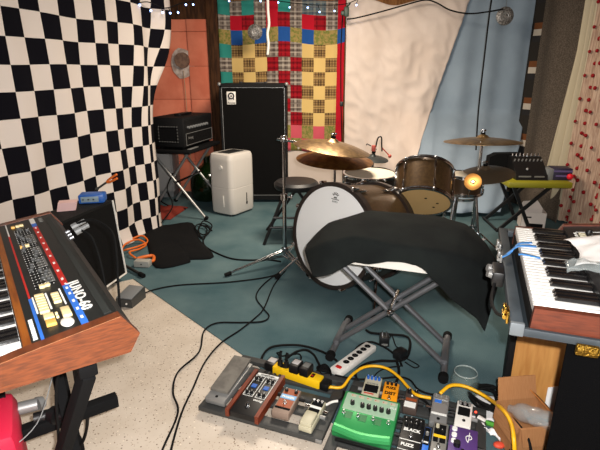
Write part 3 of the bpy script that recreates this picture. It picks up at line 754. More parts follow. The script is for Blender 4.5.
# small dark splash on its own rod
sp = Vector((.56, 3.62, .725))
t = cymbal('splash_cymbal', 'small dark cymbal with a red clamp behind the shallow pale-headed drum', sp, .12, (.10, -.10, 1), mat('dark_steel_cymbal', (58, 62, 62), .45, .7), sag=.02)
b = B(REDW); b.bx(-.015, .015, -.012, .012, .03, .075, .004); b.build('clamp', t)
b = B(BLACK); b.tube([(.015, 0, .06), (.03, 0, .13), (.055, 0, .135), (.06, 0, .08), (.065, 0, .03)], .006, 6); b.tube([(-.02, 0, .07), (-.05, 0, .085), (-.055, 0, .075)], .004, 5); b.build('clip_wire', t)
B(REDW).tube([(.06, 0, .06), (.10, 0, .02), (.125, -.01, -.005)], .005, 6).ball((.125, -.01, -.006), .014, n=8).build('clip_cord', t)
t = thing('cymbal_rod', 'thin chrome rod stand under the small dark cymbal', 'stand', (sp.x, sp.y, CZ))
tripod(t, None, sp.z-CZ-.004, [(.2, .12), (-.2, .14), (.02, .26)], .011, .18)
# right: hi-hat stand with flat cymbal, a lower one and an added glare disc
hs = Vector((1.305, 3.42, 0)); 
t = thing('cymbal_stand', 'chrome stand carrying the flat cymbal in front of the blue sheet', 'stand', (hs.x, hs.y, CZ))
tripod(t, None, .882, [(.24, -.02), (.0, .27), (.1, -.24)], .0135, .2)
cymbal('crash_cymbal', 'wide flat bronze cymbal at right of the kit in front of the blue sheet', (hs.x, hs.y, .89), .268, (-.01, .05, 1), sag=.03)

cl = cymbal('hi_hat_cymbal', 'dull grey-brown cymbal hanging low under the wide flat cymbal', (hs.x+.045, hs.y+.0, .665), .20, (-.16, -.10, 1), mat('dull_bronze', (112, 98, 80), .45, .6))
glare_disc = cymbal('splash_cymbal', 'added golden disc imitating the flash glare at the left of the dull grey-brown cymbal', (hs.x-.105, hs.y-.19, .605), .058, Vector((-1.165, -3.26, .775)), GLAREC, bell=.12, sag=.006)  # added disc facing the flash, imitates glare on the grey-brown cymbal
b = B(CHROME); b.tube([(0, 0, .50), (-.03, -.06, .53), (-.085, -.14, .575)], .007, 7); b.ball((0, 0, .50), .02, n=8); b.build('side_arm', t)
b = B(CHROME); b.tube([(.0, 0, .58), (.03, 0, .60), (.045, 0, .655)], .007, 7); b.ball((0, 0, .58), .02, n=8); b.build('side_arm', t)
# stool
t = thing('drum_stool', 'round black padded stool standing behind the left cymbal stand', 'stool', (-.03, 3.78, CZ))
B(mat('black_vinyl_seat', (22, 22, 23), .5)).lathe([(.02, .425), (.17, .425), (.182, .445), (.182, .465), (.16, .485), (.02, .492)], n=32, cap0=True, cap1=True).build('seat', t)
for (x0, x1) in ((-.09, -.26), (.09, .26)):
    for y in (-.15, .15):
        B(BLACK).cyl((x0 if y < 0 else -x0*.3, y*.8, .425), (x1, y*1.25, .0), .0135, n=10).build('leg', t)
for z in (.14, .22): B(BLACK).cyl((-.26+z*.36, -.17, z), (.26-z*.36, -.17, z), .010, n=8).build('stretcher', t)

# ---------------------------------------------------------------- covered board on the grey X stand
bo = Vector((.455, 2.075, 0)); q = math.radians(-19.2)
t = thing('keyboard_stand', 'grey steel double X stand with capped feet in front of the bass drum', 'stand', (bo.x, bo.y, 0), q)
zt = .49
for y, s_ in ((-.055, 1), (.055, 1)): B(GUN).cyl((-.255, y, .04), (.255, y, zt-.012), .0135, n=10).build('leg', t)
for y in (-.09, .09): B(GUN).cyl((.255, y, .04), (-.255, y, zt-.012), .0135, n=10).build('leg', t)
B(CHROME).cyl((0, -.115, .275), (0, .115, .275), .011, n=10).ball((0, -.115, .275), .02, n=8).build('pivot_bolt', t)
for s_ in (-1, 1):
    fb = B(GUN).cyl((s_*.262, -.175, .032), (s_*.262, .175, .032), .0165, n=12)
    fb.box((s_*.258, 0, .05), (.03, .21, .03), .004); fb = fb.build('foot_bar', t)
    for y in (-.185, .185): B(RUBBER).cyl((s_*.262, y-.016, .028), (s_*.262, y+.016, .028), .0225, n=12).build('foot_cap', fb)
    B(GUN).cyl((s_*.255, -.16, zt-.014), (s_*.255, .26, zt-.014), .0125, n=10).build('top_bar', t)
t = thing('covered_board', 'white round-ended board lying under the black cloth on the grey X stand', 'board', (bo.x, bo.y, zt), q)
pl = []
for cx, a0 in ((.165, -90), (-.17, 90)):
    for k in range(13):
        a = math.radians(a0+180*k/12); pl.append((cx+.16*math.cos(a), .065+.185*math.sin(a)))
B(WHITEP).prism(pl, (0, 0, 0), (1, 0, 0), (0, 1, 0), (0, 0, .10)).build('board_top', t)
B(GREYP).prism([(x*.9, .065+(y-.065)*.9) for x, y in pl], (0, 0, .10), (1, 0, 0), (0, 1, 0), (0, 0, .02)).build('pad', t)
cols = [[(-.42, .17, .46), (-.435, .13, .49), (-.45, .04, .505), (-.435, -.06, .50), (-.345, -.205, .435)],
        [(-.36, .29, .47), (-.355, .24, .575), (-.36, .08, .605), (-.33, -.12, .57), (-.27, -.20, .455)],
        [(-.19, .31, .48), (-.19, .27, .635), (-.19, .08, .640), (-.19, -.12, .620), (-.165, -.175, .505)],
        [(.0, .31, .48), (.0, .275, .64), (.0, .08, .645), (-.01, -.13, .612), (-.02, -.15, .545)],
        [(.14, .305, .48), (.14, .27, .64), (.14, .08, .645), (.12, -.13, .605), (.10, -.155, .525)],
        [(.30, .28, .46), (.29, .235, .625), (.28, .08, .64), (.26, -.12, .595), (.215, -.185, .455)],
        [(.40, .19, .44), (.385, .14, .57), (.37, .05, .585), (.36, -.10, .54), (.325, -.20, .385)],
        [(.425, .10, .42), (.44, .06, .50), (.445, .0, .51), (.44, -.09, .46), (.405, -.205, .300)]]
def cr(a, t):
    n = len(a)-1; i = min(int(t*n), n-1); f_ = t*n-i; g = lambda k: a[max(0, min(n, k))]
    p0, p1, p2, p3 = g(i-1), g(i), g(i+1), g(i+2)
    return .5*((2*p1)+(p2-p0)*f_+(2*p0-5*p1+4*p2-p3)*f_*f_+(3*p1-p0-3*p2+p3)*f_**3)
cv = [[Vector(p) for p in c_] for c_ in cols]
def cov(u, v):
    a_ = [cr(c_, v)*.3+c_[min(int(v*4), 3)].lerp(c_[min(int(v*4), 3)+1], v*4-min(int(v*4), 3))*.7 for c_ in cv]; n_ = len(a_)-1; i_ = min(int(u*n_), n_-1)
    p = cr(a_, u)*.35+a_[i_].lerp(a_[i_+1], u*n_-i_)*.65
    hang = max(0, (v-.72)/.28)
    cre = .009*max(0, 1-abs(((u*2.3+v*.9) % 1)-.5)*5)+.008*max(0, 1-abs(((u*3.1-v*1.4) % 1)-.5)*6)
    return p+Vector((.0, -.012*hang*math.sin(u*19), cre*(.3+hang)+.004*nz(u*9, v*5)+.006*hang*math.sin(u*13)))
b = B(BFAB)
b.grid(cov, 72, 40)
o = b.build('cover_cloth', loc=(bo.x, bo.y, 0), rotz=q, sharp=0, solid=.005, fix=False)
tag(o, 'black cloth draped over the white board on the grey X stand', 'cloth')

# ---------------------------------------------------------------- right rear: low table
TZ = .455
t = thing('folding_table', 'low yellow-green topped table on black crossed legs in front of the blue sheet', 'table', (1.735, 3.86, CZ), math.radians(-3))
B(LIME).bx(0, .52, 0, .46, TZ-.05, TZ, .01).build('tabletop', t)
for y in (.06, .40):
    B(BLACK).box((.17, y, (TZ-.05)/2), (.028, .018, math.hypot(.40, TZ-.05)), 0, Matrix.Rotation(math.atan2(.40, TZ-.05), 3, 'Y')).build('leg', t)
    B(BLACK).box((.17, y+.022, (TZ-.05)/2), (.028, .018, math.hypot(.26, TZ-.05)), 0, Matrix.Rotation(-math.atan2(.2, TZ-.05), 3, 'Y')).build('leg', t)
B(BLACK).cyl((-.03, .07, .018), (-.03, .43, .018), .011).build('crossbar', t)
B(BLACK).cyl((.27, .07, .018), (.27, .43, .018), .011).build('crossbar', t)
t = thing('mixer', 'small black mixer with rows of chrome knobs on the yellow-green table', 'mixer', (1.825, 3.93, TZ+CZ), math.radians(-3))
b = B(BLACK); b.prism([(0, 0), (.24, 0), (.24, .17), (.19, .17), (.02, .05)], (0, 0, 0), (0, 1, 0), (0, 0, 1), (.26, 0, 0)); b.build('housing', t)
for r in range(2):
    for k in range(8): B(CHROME if r else SILVER).cyl((.022+k*.032, .215, .17) if r else (.022+k*.032, .15, .135), ((.022+k*.032, .213, .195) if r else (.022+k*.032, .14, .155)), .008, .006, 8).build('knob', t)
b = B(SILVER); b.bx(.02, .12, .004, .012, .025, .036); b.bx(.15, .23, .004, .012, .025, .036); b.ball((.10, .055, .085), .012, n=8); b.build('fader_strip', t)
t = thing('carton', 'dark box with a pale grey end lying next to the mixer on the yellow-green table', 'box', (2.13, 3.93, TZ+CZ), math.radians(-6))
B(mat('dark_purple_carton', (36, 30, 56), .5)).bx(0, .15, 0, .14, 0, .10, .003).build('carton_body', t)
B(GREYP).bx(-.05, 0, .0, .14, 0, .095, .002).build('carton_end', t)
b = B(mat('purple_band', (96, 84, 130), .5)); b.bx(.0, .15, -.0025, 0, .07, .085); b.bx(.02, .15, -.0025, 0, .03, .045); b.build('printed_band', t)
B(RED).ball((.13, -.012, .035), .026, n=10).build('red_seal', t)
t = thing('soft_case', 'black padded soft case standing behind the mixer on the table', 'bag', (1.745, 4.19, TZ+CZ), math.radians(-4))
b = B(MATTE); b.prism([(-.06, .06), (0, 0), (.3, 0), (.3, .14), (.2, .185), (0, .18), (-.06, .15)], (0, 0, 0), (1, 0, 0), (0, 0, 1), (0, .10, 0)); b.build('case', t)
B(PINKP).ball((.17, -.012, .11), .055, (1, .2, .32), 12).build('label_patch', t)
t = thing('open_carton', 'open white cardboard carton on the floor under the yellow-green table', 'box', (1.96, 4.02, CZ), math.radians(-14))
m_ = mat('white_card', (214, 204, 196), .8)
b = B(m_); b.bx(0, .2, 0, .004, 0, .15); b.bx(0, .2, .15, .154, 0, .15); b.bx(0, .004, 0, .15, 0, .15); b.bx(.196, .2, 0, .15, 0, .15); b.bx(0, .2, 0, .154, 0, .004); b.build('carton_body', t)
for a in ([(0, 0), (.2, 0), (.15, .075), (.03, .06)], ): B(m_).prism(a, (0, .152, .15), (1, 0, 0), (0, .35, .94), (0, .003, 0)).build('flap', t)
B(m_).prism([(0, 0), (.14, 0), (.12, .06), (.01, .05)], (.0, .004, .15), (0, 1, 0), (-.5, 0, .86), (.003, 0, 0)).build('flap', t)
b = B(MATTE); b.bx(.07, .18, -.002, 0, .0, .05); b.bx(.03, .08, -.002, 0, .1, .112); b.build('printed_band', t)
# ---------------------------------------------------------------- big synthesizer at left
P2 = Vector((-.413, .979, .694)); rz = math.atan2(.822, -.569)
t = thing('synthesizer', 'black synthesizer with reddish wood ends, red and blue stripes and cream buttons', 'synthesizer', P2, rz)
# local: x = along the keyboard away from the near end, y = towards the player, z up
prof = [(-.012, 0), (.378, 0), (.378, .045), (.21, .073), (0, .10), (-.038, .043)]
for x0, x1 in ((0, .03), (1.03, 1.06)): B(JWOOD).prism(prof, (x0, 0, 0), (0, 1, 0), (0, 0, 1), (x1-x0, 0, 0)).build('end_cheek', t)
b = B(mat('edge_highlight_tan', (170, 120, 80), .5)); b.tube([(-.001, .002, .0995), (-.001, .21, .0725), (-.001, .378, .0445)], .0004, 4, 0); b.build('edge_line', t)  # tan strip painting the highlight along the near cheek's top edge
S = .125
def pz(y): return .097-S*y
body = [(-.01, .004), (.195, .004), (.195, pz(.195)-.004), (.0, .093), (-.034, .043)]
B(BLACK).prism(body, (.03, 0, 0), (0, 1, 0), (0, 0, 1), (1.0, 0, 0)).build('case', t)
B(MATTE).bx(.03, 1.03, .195, .37, .004, .03).build('key_bed', t)
PN = mat('dark_panel', (24, 27, 26), .45)
b = B(PN); b.prism([(0, pz(0)-.004), (.195, pz(.195)-.004), (.195, pz(.195)), (0, pz(0))], (.03, 0, 0), (0, 1, 0), (0, 0, 1), (1.0, 0, 0)); b.build('control_panel', t)
def strip(b, x0, x1, y0, y1, h=.0012):
    b.prism([(y0, pz(y0)), (y1, pz(y1)), (y1, pz(y1)+h), (y0, pz(y0)+h)], (x0, 0, 0), (0, 1, 0), (0, 0, 1), (x1-x0, 0, 0))
b = B(mat('dull_dark_slot', (38, 42, 40), .6)); strip(b, .045, .98, .012, .028); b.build('vent_strip', t)
b = B(REDS); strip(b, .285, .90, .064, .080); b.build('red_stripe', t)
b = B(BLUES); strip(b, .032, .285, .064, .080); b.build('blue_stripe', t)
b = B(BLUES); strip(b, .90, .945, .064, .080); b.build('blue_stripe', t)
b = B(WHITES); strip(b, .945, 1.02, .064, .080); b.build('white_stripe', t)
b = B(WHITES)
for x in (.07, .12, .17, .22, .26, .33, .40, .47, .54, .61, .68, .75, .82, .88): strip(b, x-.005, x+.008, .069, .075, .002)
b.build('stripe_print', t)
b = B(REDS); strip(b, .27, .86, .158, .163); b.build('thin_red_line', t)
b = B(BLUES); strip(b, .032, .27, .157, .164); b.build('thin_blue_line', t)
b = B(WHITES); strip(b, .86, 1.02, .158, .162); b.build('thin_white_line', t)
B(KWOOD).bx(.03, 1.03, .183, .2, pz(.19)-.035, pz(.19)+.001).build('front_rail', t)
# sliders
sx = [.33+.0215*k for k in range(28)]
b = B(MATTE)
for x in sx: strip(b, x-.0025, x+.0025, .092, .142)
b.build('slider_slots', t)
rnd = random.Random(4)
b = B(WHITES)
for x in sx[::1]:
    for k in range(6): strip(b, x-.0075, x-.0045, .094+k*.009, .0955+k*.009)
b.build('slider_scale', t)
b = B(GREYPRINT)
for (x0, x1) in ((.34, .44), (.47, .56), (.585, .67), (.72, .82)): strip(b, x0, x1, .088, .112, .0007)
b.build('grey_field', t)
for x in sx:
    y = .098+.04*rnd.random(); B(DGREY).box((x, y, pz(y)+.005), (.007, .011, .010), .0015).build('slider_cap', t)
for x, y in ((.318, .125), (.318, .112), (.70, .135), (.70, .12), (.955, .14), (.955, .125), (.955, .112)):
    B(OCHRE if y > .13 else IVORY).box((x, y, pz(y)+.004), (.016, .013, .008), .0015).build('button', t)
# button blocks near the right end
for k in range(7): B(IVORY).box((.262-k*.0165, .139, pz(.139)+.004), (.0145, .022, .008), .0015).build('button', t)
for k in range(4): B(IVORY).box((.24-k*.0155, .105, pz(.105)+.004), (.0135, .018, .008), .0015).build('button', t)
for x, c in ((.126, IVORY), (.092, OCHRE)): B(c).box((x, .135, pz(.135)+.004), (.028, .022, .008), .0015).build('button', t)
B(IVORY).box((.12, .098, pz(.098)+.004), (.05, .02, .008), .0015).build('button', t)
B(WHITEP).ball((.068, .104, pz(.104)+.003), .024, (1, .62, .25), 14).build('round_label', t)
for x in (.13, .112): B(IVORY).box((x, .118, pz(.118)+.003), (.009, .006, .006), .001).build('button', t)
b = B(WHITES)
for r_ in (.088, .121, .152):
    for k in range(12): strip(b, .17+k*.009, .1755+k*.009, r_, r_+.004)
for k in range(10): strip(b, .045+k*.011, .052+k*.011, .169, .178)
b.build('panel_print', t)
lettering('JUNO-60', .036, WHITES, t, (.292, .0365+.028, pz(.06)+.0008), (-1, 0, 0), (0, -1, S), name='lettering', bold=.0008, squeeze=1.25, space=1.13)
lettering('Roland', .02, GREYPRINT, t, (1.0, .05, pz(.05)+.0008), (-1, 0, 0), (0, -1, S), bold=.0006)
# keys: 36 white, 25 black over five octaves; low keys at the far end
nw = 36; kw = .838/nw; kx0 = .035
for k in range(nw):
    B(KEYW).bx(kx0+k*kw+.0006, kx0+(k+1)*kw-.0006, .202, .343, .045, .067, .0012).build('white_key', t)
for k in range(1, nw):
    # counted from the near (high C) end: C | B A G F E D C ...
    if (k-1) % 7 in (1, 2, 3, 5, 6):
        x = kx0+k*kw; b = B(KEYB); b.prism([(.203, .066), (.296, .066), (.290, .077), (.203, .077)], (x-.0062, 0, 0), (0, 1, 0), (0, 0, 1), (.0124, 0, 0)); b.build('black_key', t)
B(BLACK).bx(.885, 1.03, .2, .372, .03, .056, .003).build('bender_panel', t)
B(CHROME).cyl((.95, .29, .056), (.955, .29, .09), .008).build('bender_lever', t)
B(MATTE).bx(.03, .885, .348, .374, .004, .046).build('front_strip', t)
# jacks and the lead at the back
for x in (.77, .81, .85): B(GUN).cyl((x, -.016, .06), (x, -.034, .066), .007, n=10).build('jack', t)
t2 = thing('patch_lead', 'black patch lead with two chrome plugs looping from the back of the big synthesizer', 'cable', P2, rz)
b = B(RUBBER); b.tube([(.865, -.06, .085), (.83, -.12, .10), (.74, -.16, .07), (.66, -.15, .0), (.60, -.13, -.08), (.58, -.12, -.2)], .0045, 7).tube([(.80, -.06, .08), (.75, -.09, .06), (.70, -.1, -.02), (.66, -.1, -.15)], .004, 7); b.build('cord', t2, sharp=0)
for x in (.80, .865): B(GREYP).cyl((x, -.05, .075), (x+.005, -.095, .09), .009, n=10).cyl((x, -.046, .072), (x, -.066, .08), .013, n=10).build('plug', t2)
# its stand: two crossed black legs at each end
t = thing('keyboard_stand', 'black square-tube crossed stand under the big synthesizer', 'stand', (P2.x, P2.y, 0), rz)
def bar(b, p0, p1, w=.042, d=.03):
    p0, p1 = Vector(p0), Vector(p1); a = (p1-p0); l = a.length; a.normalize(); s_ = a.cross(Vector((0, 1, 0))).normalized(); u = s_.cross(a)
    return b.box((p0+p1)/2, (w, d, l), .003, Matrix((s_, u, a)).transposed())
for y in (.085, .31):
    bar(B(MATTE), (.02, y, .665), (.36, y+(.14 if y < .2 else -.02), .02)).build('leg', t); bar(B(MATTE), (.62, y+.035 if y < .2 else y-.035, .665), (.10, y+.035 if y < .2 else y-.035, .02)).build('leg', t)
    bar(B(MATTE), (.98, y, .665), (.60, y, .02)).build('leg', t)
    B(MATTE).bx(.0, 1.02, y-.02, y+.02, .662, .692, .003).build('top_rail', t)
B(MATTE).bx(.365, .40, -.035, .36, .285, .325, .003).build('crossbar', t)
b = B(SILVER); P__ = [Matrix.Rotation(-rz, 3, 'Z')@(Z(*q, .37)-Vector((P2.x, P2.y, 0))) for q in ((10, 411), (38, 404), (44, 401))]; b.cyl(P__[0], P__[1], .019, n=14); b.cyl(P__[1], P__[2], .023, .016, 14); b.build('clamp_handle', t)
b = B(BLACK); P__ = [Matrix.Rotation(-rz, 3, 'Z')@(Z(*q, .33)-Vector((P2.x, P2.y, 0))) for q in ((34, 419), (52, 414), (58, 416), (66, 416))]; b.cyl(P__[0], P__[1], .018, n=14); b.cyl(P__[1], P__[2], .026, n=14); b.cyl(P__[2], P__[3], .012, n=12); b.build('knob', t)
for y in (.085, .31):
    for x, yy in ((.36, y+(.14 if y < .2 else -.02)), (.10, y+(.035 if y < .2 else -.035)), (.60, y)): B(RUBBER).bx(x-.03, x+.03, yy-.02, yy+.02, 0, .03, .004).build('foot', t)
M_ = Matrix.Translation((P2.x, P2.y, 0))@Matrix.Rotation(rz, 4, 'Z')
W_ = lambda *p: M_@Vector(p)
cable('black lead curving down to the floor right of the thick stand leg', [W_(.12, .10, .66), Z(80, 398, .42), Z(87, 415, .25), Z(86, 432, .1), Z(80, 448, .02), Z(70, 470, .008)], .006)
c = [W_(.22, .10, .66), W_(.25, .14, .5), W_(.26, .16, .3), W_(.22, .2, .1), W_(.15, .26, .03), W_(.08, .22, .02), W_(.1, .14, .02), W_(.18, .12, .025), W_(.2, .2, .03), W_(.12, .25, .02), W_(.06, .2, .02)]
cable('tangled thin black cables hanging behind the stand leg next to the red bag', c, .004)
cable('thin grey wire slung under the synthesizer across the stand', [W_(.26, .08, .66), W_(.28, .13, .55), W_(.27, .2, .4), W_(.24, .3, .36)], .0016, GREYP, 'wire', 'wire')
# red bag
t = thing('red_bag', 'bright red nylon bag with a flap standing under the near end of the synthesizer', 'bag', (-.742, 1.012, 0), math.radians(30))
def soft(b, x0, x1, y0, y1, z0, z1, r=.03):
    b.bx(x0, x1, y0, y1, z0, z1, r)
b = B(CRIM); soft(b, -.34, 0, 0, .23, 0, .43); b.build('bag_body', t)
b = B(RED); b.prism([(-.345, .34), (.008, .36), (.012, .10), (.0, .06), (-.345, .05)], (0, -.028, 0), (1, 0, 0), (0, 0, 1), (0, .03, 0)); b.build('front_flap', t)
b = B(BRASSF); b.cyl((-.02, -.029, .12), (-.02, -.034, .12), .008, n=12); b.build('stud', t)

# ---------------------------------------------------------------- right keyboard in its case
K0 = Vector((.593, 1.085, 0)); rk = math.radians(-19.8)
t = thing('synthesizer', 'small keyboard with mahogany ends lying in an open case at the right edge', 'synthesizer', (K0.x, K0.y, .699), rk)
t.scale = (1, 1, .807)
z0 = .699
def kz(z): return z-z0
cheek = [(-.004, .0), (.47, .0), (.47, .15), (.35, .145), (.16, .118), (.145, .088), (.0, .086)]
for y0, y1 in ((-.022, -.002), (.671, .691)): B(SWOOD).prism(cheek, (0, y0, 0), (1, 0, 0), (0, 0, 1), (0, y1-y0, 0)).build('end_cheek', t)
B(MATTE).bx(-.002, .46, 0, .669, 0, .05).build('case', t)
PB = mat('black_panel', (24, 24, 26), .35)
top = [(.158, .05), (.158, .112), (.35, .138), (.46, .142), (.46, .05)]
B(PB).prism(top, (0, -.001, 0), (1, 0, 0), (0, 0, 1), (0, .671, 0)).build('control_panel', t)
pw = .669/29
for k in range(29): B(KEYW).bx(.0, .156, k*pw+.0006, (k+1)*pw-.0006, .056, .088, .0012).build('white_key', t)
for k in range(1, 29):
    if (k-1) % 7 in (1, 2, 3, 5, 6):
        y = k*pw; B(KEYB).prism([(.052, .086), (.058, .1), (.156, .102), (.156, .086)], (0, y-.006, 0), (1, 0, 0), (0, 0, 1), (0, .012, 0)).build('black_key', t)
def tz(x): return .112+(x-.158)*.135
def strp(b, x0, x1, y0, y1, h=.0012): b.prism([(x0, tz(x0)), (x1, tz(x1)), (x1, tz(x1)+h), (x0, tz(x0)+h)], (0, y0, 0), (1, 0, 0), (0, 0, 1), (0, y1-y0, 0))
b = B(WHITES)
for (x0, x1, y0, y1) in ((.185, .34, .14, .215), (.185, .34, .03, .115), (.185, .34, .43, .60)):
    e = .0016
    strp(b, x0, x1, y0, y0+e); strp(b, x0, x1, y1-e, y1); strp(b, x0, x0+e, y0, y1); strp(b, x1-e, x1, y0, y1)
b.build('panel_lines', t)
bb = B(REDS); strp(bb, .205, .24, .165, .185, .006); bb.build('red_rocker', t)
B(WHITES).cyl((.225, .07, tz(.225)), (.225, .07, tz(.225)+.012), .012, n=14).build('knob', t)
for k in range(6): B(CREAMP).box((.2, .45+k*.024, tz(.2)+.004), (.02, .015, .008), .001).build('button', t)
for k in range(3): B(BLACK).cyl((.225, .49+k*.05, tz(.225)), (.225, .49+k*.05, tz(.225)+.016), .012, .010, 12).build('knob', t)
b = B(WHITES)
for k in range(7): strp(b, .178, .187, .45+k*.022, .46+k*.022)
b.build('panel_print', t)
M_ = Matrix.Translation((K0.x, K0.y, z0))@Matrix.Rotation(rk, 4, 'Z')@Matrix.Diagonal((1, 1, .807, 1))
# crumpled paper and plastic lying on the panel
def pap(u, v):
    x = .128+.26*u+.03*math.sin(v*3); y = .25+.24*v+.03*math.sin(u*4)-.05*u
    return M_@Vector((x, y, max(.106, tz(min(x, .35)))+.010+.035*u*v+.018*abs(nz(u*4, v*4, 3))+.02*math.sin(v*PI)*u))
tag(B(PAPER).grid(pap, 18, 18).build('paper_sheet', sharp=40, solid=.001, fix=False), 'crumpled white sheet of paper lying on the panel of the right-hand keyboard', 'paper')
def plw(u, v):
    x = .10+.16*u; y = .195+.075*v+.02*math.sin(u*6)
    return M_@Vector((x, y, max(.106, tz(min(x, .35)))+.008+.022*abs(nz(u*5, v*4, 8))+.015*math.sin(v*PI)))
tag(B(CLEARP).grid(plw, 14, 8).build('plastic_wrap', sharp=40, solid=.001, fix=False), 'clear plastic wrapper at the near edge of the white paper', 'wrapper')
b = B(BLUTAPE)
for (p0, p1, p2, p3) in (((-.055, .40, .052), (-.03, .43, .06), (-.005, .46, .092), (.04, .49, .0905)), ((-.05, .41, .05), (-.03, .44, .062), (-.004, .44, .091), (.05, .455, .0905)), ((-.012, .36, .088), (.0, .362, .091), (.03, .352, .091), (.05, .345, .0905))):
    pts = catmull([p0, p1, p2, p3], 6); prev = None
    for p in pts:
        a = b.v(M_@(p+Vector((0, -.009, .001)))); c_ = b.v(M_@(p+Vector((0, .009, .001))))
        if prev: b.f([prev[0], a, c_, prev[1]])
        prev = (a, c_)
tag(b.build('tape_strip', sharp=0, solid=.0015, fix=False), 'torn blue tape strips over the left rim of the case and the white keys', 'tape')
# case tray
t = thing('keyboard_case', 'open black hard case with grey metal rim holding the right-hand keyboard', 'case', (K0.x, K0.y, .693), rk)
b = B(SMOKE); b.bx(-.045, .52, -.03, .80, 0, .0055, .001); b.build('tray', t)
for (x0, x1, y0, y1) in ((-.050, -.018, -.036, .80), (.52, .56, -.036, .80), (-.018, .52, .765, .80)): B(GREYTAPE).bx(x0, x1, y0, y1, .0, .03, .004).build('rim', t)
B(GREYTAPE).bx(-.018, .52, -.036, -.023, .0, .022, .003).build('rim', t)
B(mat('worn_corner', (96, 102, 106), .55)).box((-.034, -.030, .016), (.034, .014, .036), .003).build('corner_plate', t)
def latch(name, m, x, y, ex):
    b = B(m); R = Matrix.Rotation(ex, 3, 'Z')
    b.box(Vector((x, y, .022))+R@Vector((0, -.004, 0)), (.04, .008, .036), .003, R); b.box(Vector((x, y, .04))+R@Vector((0, -.012, 0)), (.034, .010, .02), .004, R); b.cyl(Vector((x, y, .022))+R@Vector((-.02, -.012, 0)), Vector((x, y, .022))+R@Vector((.02, -.012, 0)), .006, n=8)
    return b.build(name, t)
latch('brass_latch', BRASSF, -.050, .03, -PI/2); latch('latch', SILVER, -.050, .57, -PI/2); latch('latch', SILVER, -.050, .46, -PI/2)
b = B(BLACK); b.box((-.068, .33, .012), (.036, .10, .05), .006); b.tube([(-.075, .29, .0), (-.085, .2, -.02), (-.075, .1, -.012), (-.055, .04, .012)], .005, 6); b.build('side_bracket', t)
for y in (.355, .305): B(SILVER).cyl((-.084, y, .02), (-.10, y-.004, .024), .014, .012, 14).build('bracket_knob', t)
b = B(mat('crinkled_gold_foil', (140, 108, 42), .4, 1, bump=1.0, bscale=120)); 
b.box((.125, -.042, -.006), (.05, .012, .03), .004); b.ball((.14, -.046, -.006), .013, (1.2, .5, .9), 10); b.ball((.112, -.046, -.003), .012, (1, .5, 1), 10)
b.build('gold_latch', t)
# what it stands on
t = thing('speaker_cabinet', 'black cabinet with a bare wood panel under the far part of the keyboard case', 'cabinet', (.815, 1.62, CZ), math.radians(-25))
b = B(VINYL); hh = .687
b.bx(0, .024, 0, .34, 0, hh, .003); b.bx(.376, .40, 0, .34, 0, hh, .003); b.bx(.024, .376, 0, .34, hh-.02, hh); b.bx(.024, .376, 0, .34, 0, .05); b.build('cabinet_body', t)
B(PWOOD).bx(.024, .376, .014, .03, .05, hh-.02).build('wood_panel', t)
t = thing('speaker_cabinet', 'tall black fabric-covered cabinet at the bottom right corner under the case', 'cabinet', (.690, 1.075, CZ), math.radians(-34))
b = B(mat('black_felt_covering', (6, 6, 7), .95, spec=.05, bump=.4, bscale=300)); b.bx(0, .48, -.02, .34, .02, .687, .006); b.build('cabinet_body', t)
for x in (.05, .43):
    for y in (.03, .29): B(RUBBER).cyl((x, y, 0), (x, y, .022), .02).build('foot', t)
# ---------------------------------------------------------------- pedal boards
PO = Vector((-.403, 1.647, 0)); pr_ = math.radians(-20.8)
PM = Matrix.Translation(PO)@Matrix.Rotation(pr_, 4, 'Z')
def PW(x, y, z=0): return PM@Vector((x, y, z))
BZ = .036
t = thing('pedal_board', 'dark grey slatted pedal board at left carrying the wood-sided pedal', 'pedal board', PO, pr_)
for (x0, x1, y0, y1) in ((.0, .53, -.035, .012), (.0, .53, .325, .362), (0, .045, .012, .325), (.485, .53, .012, .325)): B(DGREY).bx(x0, x1, y0, y1, .014, BZ, .003).build('frame_bar', t)
for y in (.075, .16, .245): B(DGREY).bx(.045, .485, y, y+.045, .02, BZ-.001, .002).build('slat', t)
for x, y in ((.03, 0), (.5, 0), (.03, .34), (.5, .34)): B(RUBBER).cyl((x, y, 0), (x, y, .015), .014).build('foot', t)
B(SILVER).bx(.505, .531, -.037, -.03, .018, .034, .002).build('corner_trim', t)
t = thing('pedal_board', 'dark grey slatted pedal board at right carrying the green delay pedal', 'pedal board', PW(.548, 0), pr_)
for (x0, x1, y0, y1) in ((.0, .55, -.11, -.075), (.0, .55, .325, .362), (0, .04, -.075, .325), (.51, .55, -.075, .325)): B(DGREY).bx(x0, x1, y0, y1, .014, BZ, .003).build('frame_bar', t)
for y in (-.03, .05, .14, .235): B(DGREY).bx(.04, .51, y, y+.055, .02, BZ-.001, .002).build('slat', t)
for x, y in ((.03, -.09), (.52, -.09), (.03, .34), (.52, .34)): B(RUBBER).cyl((x, y, 0), (x, y, .015), .014).build('foot', t)

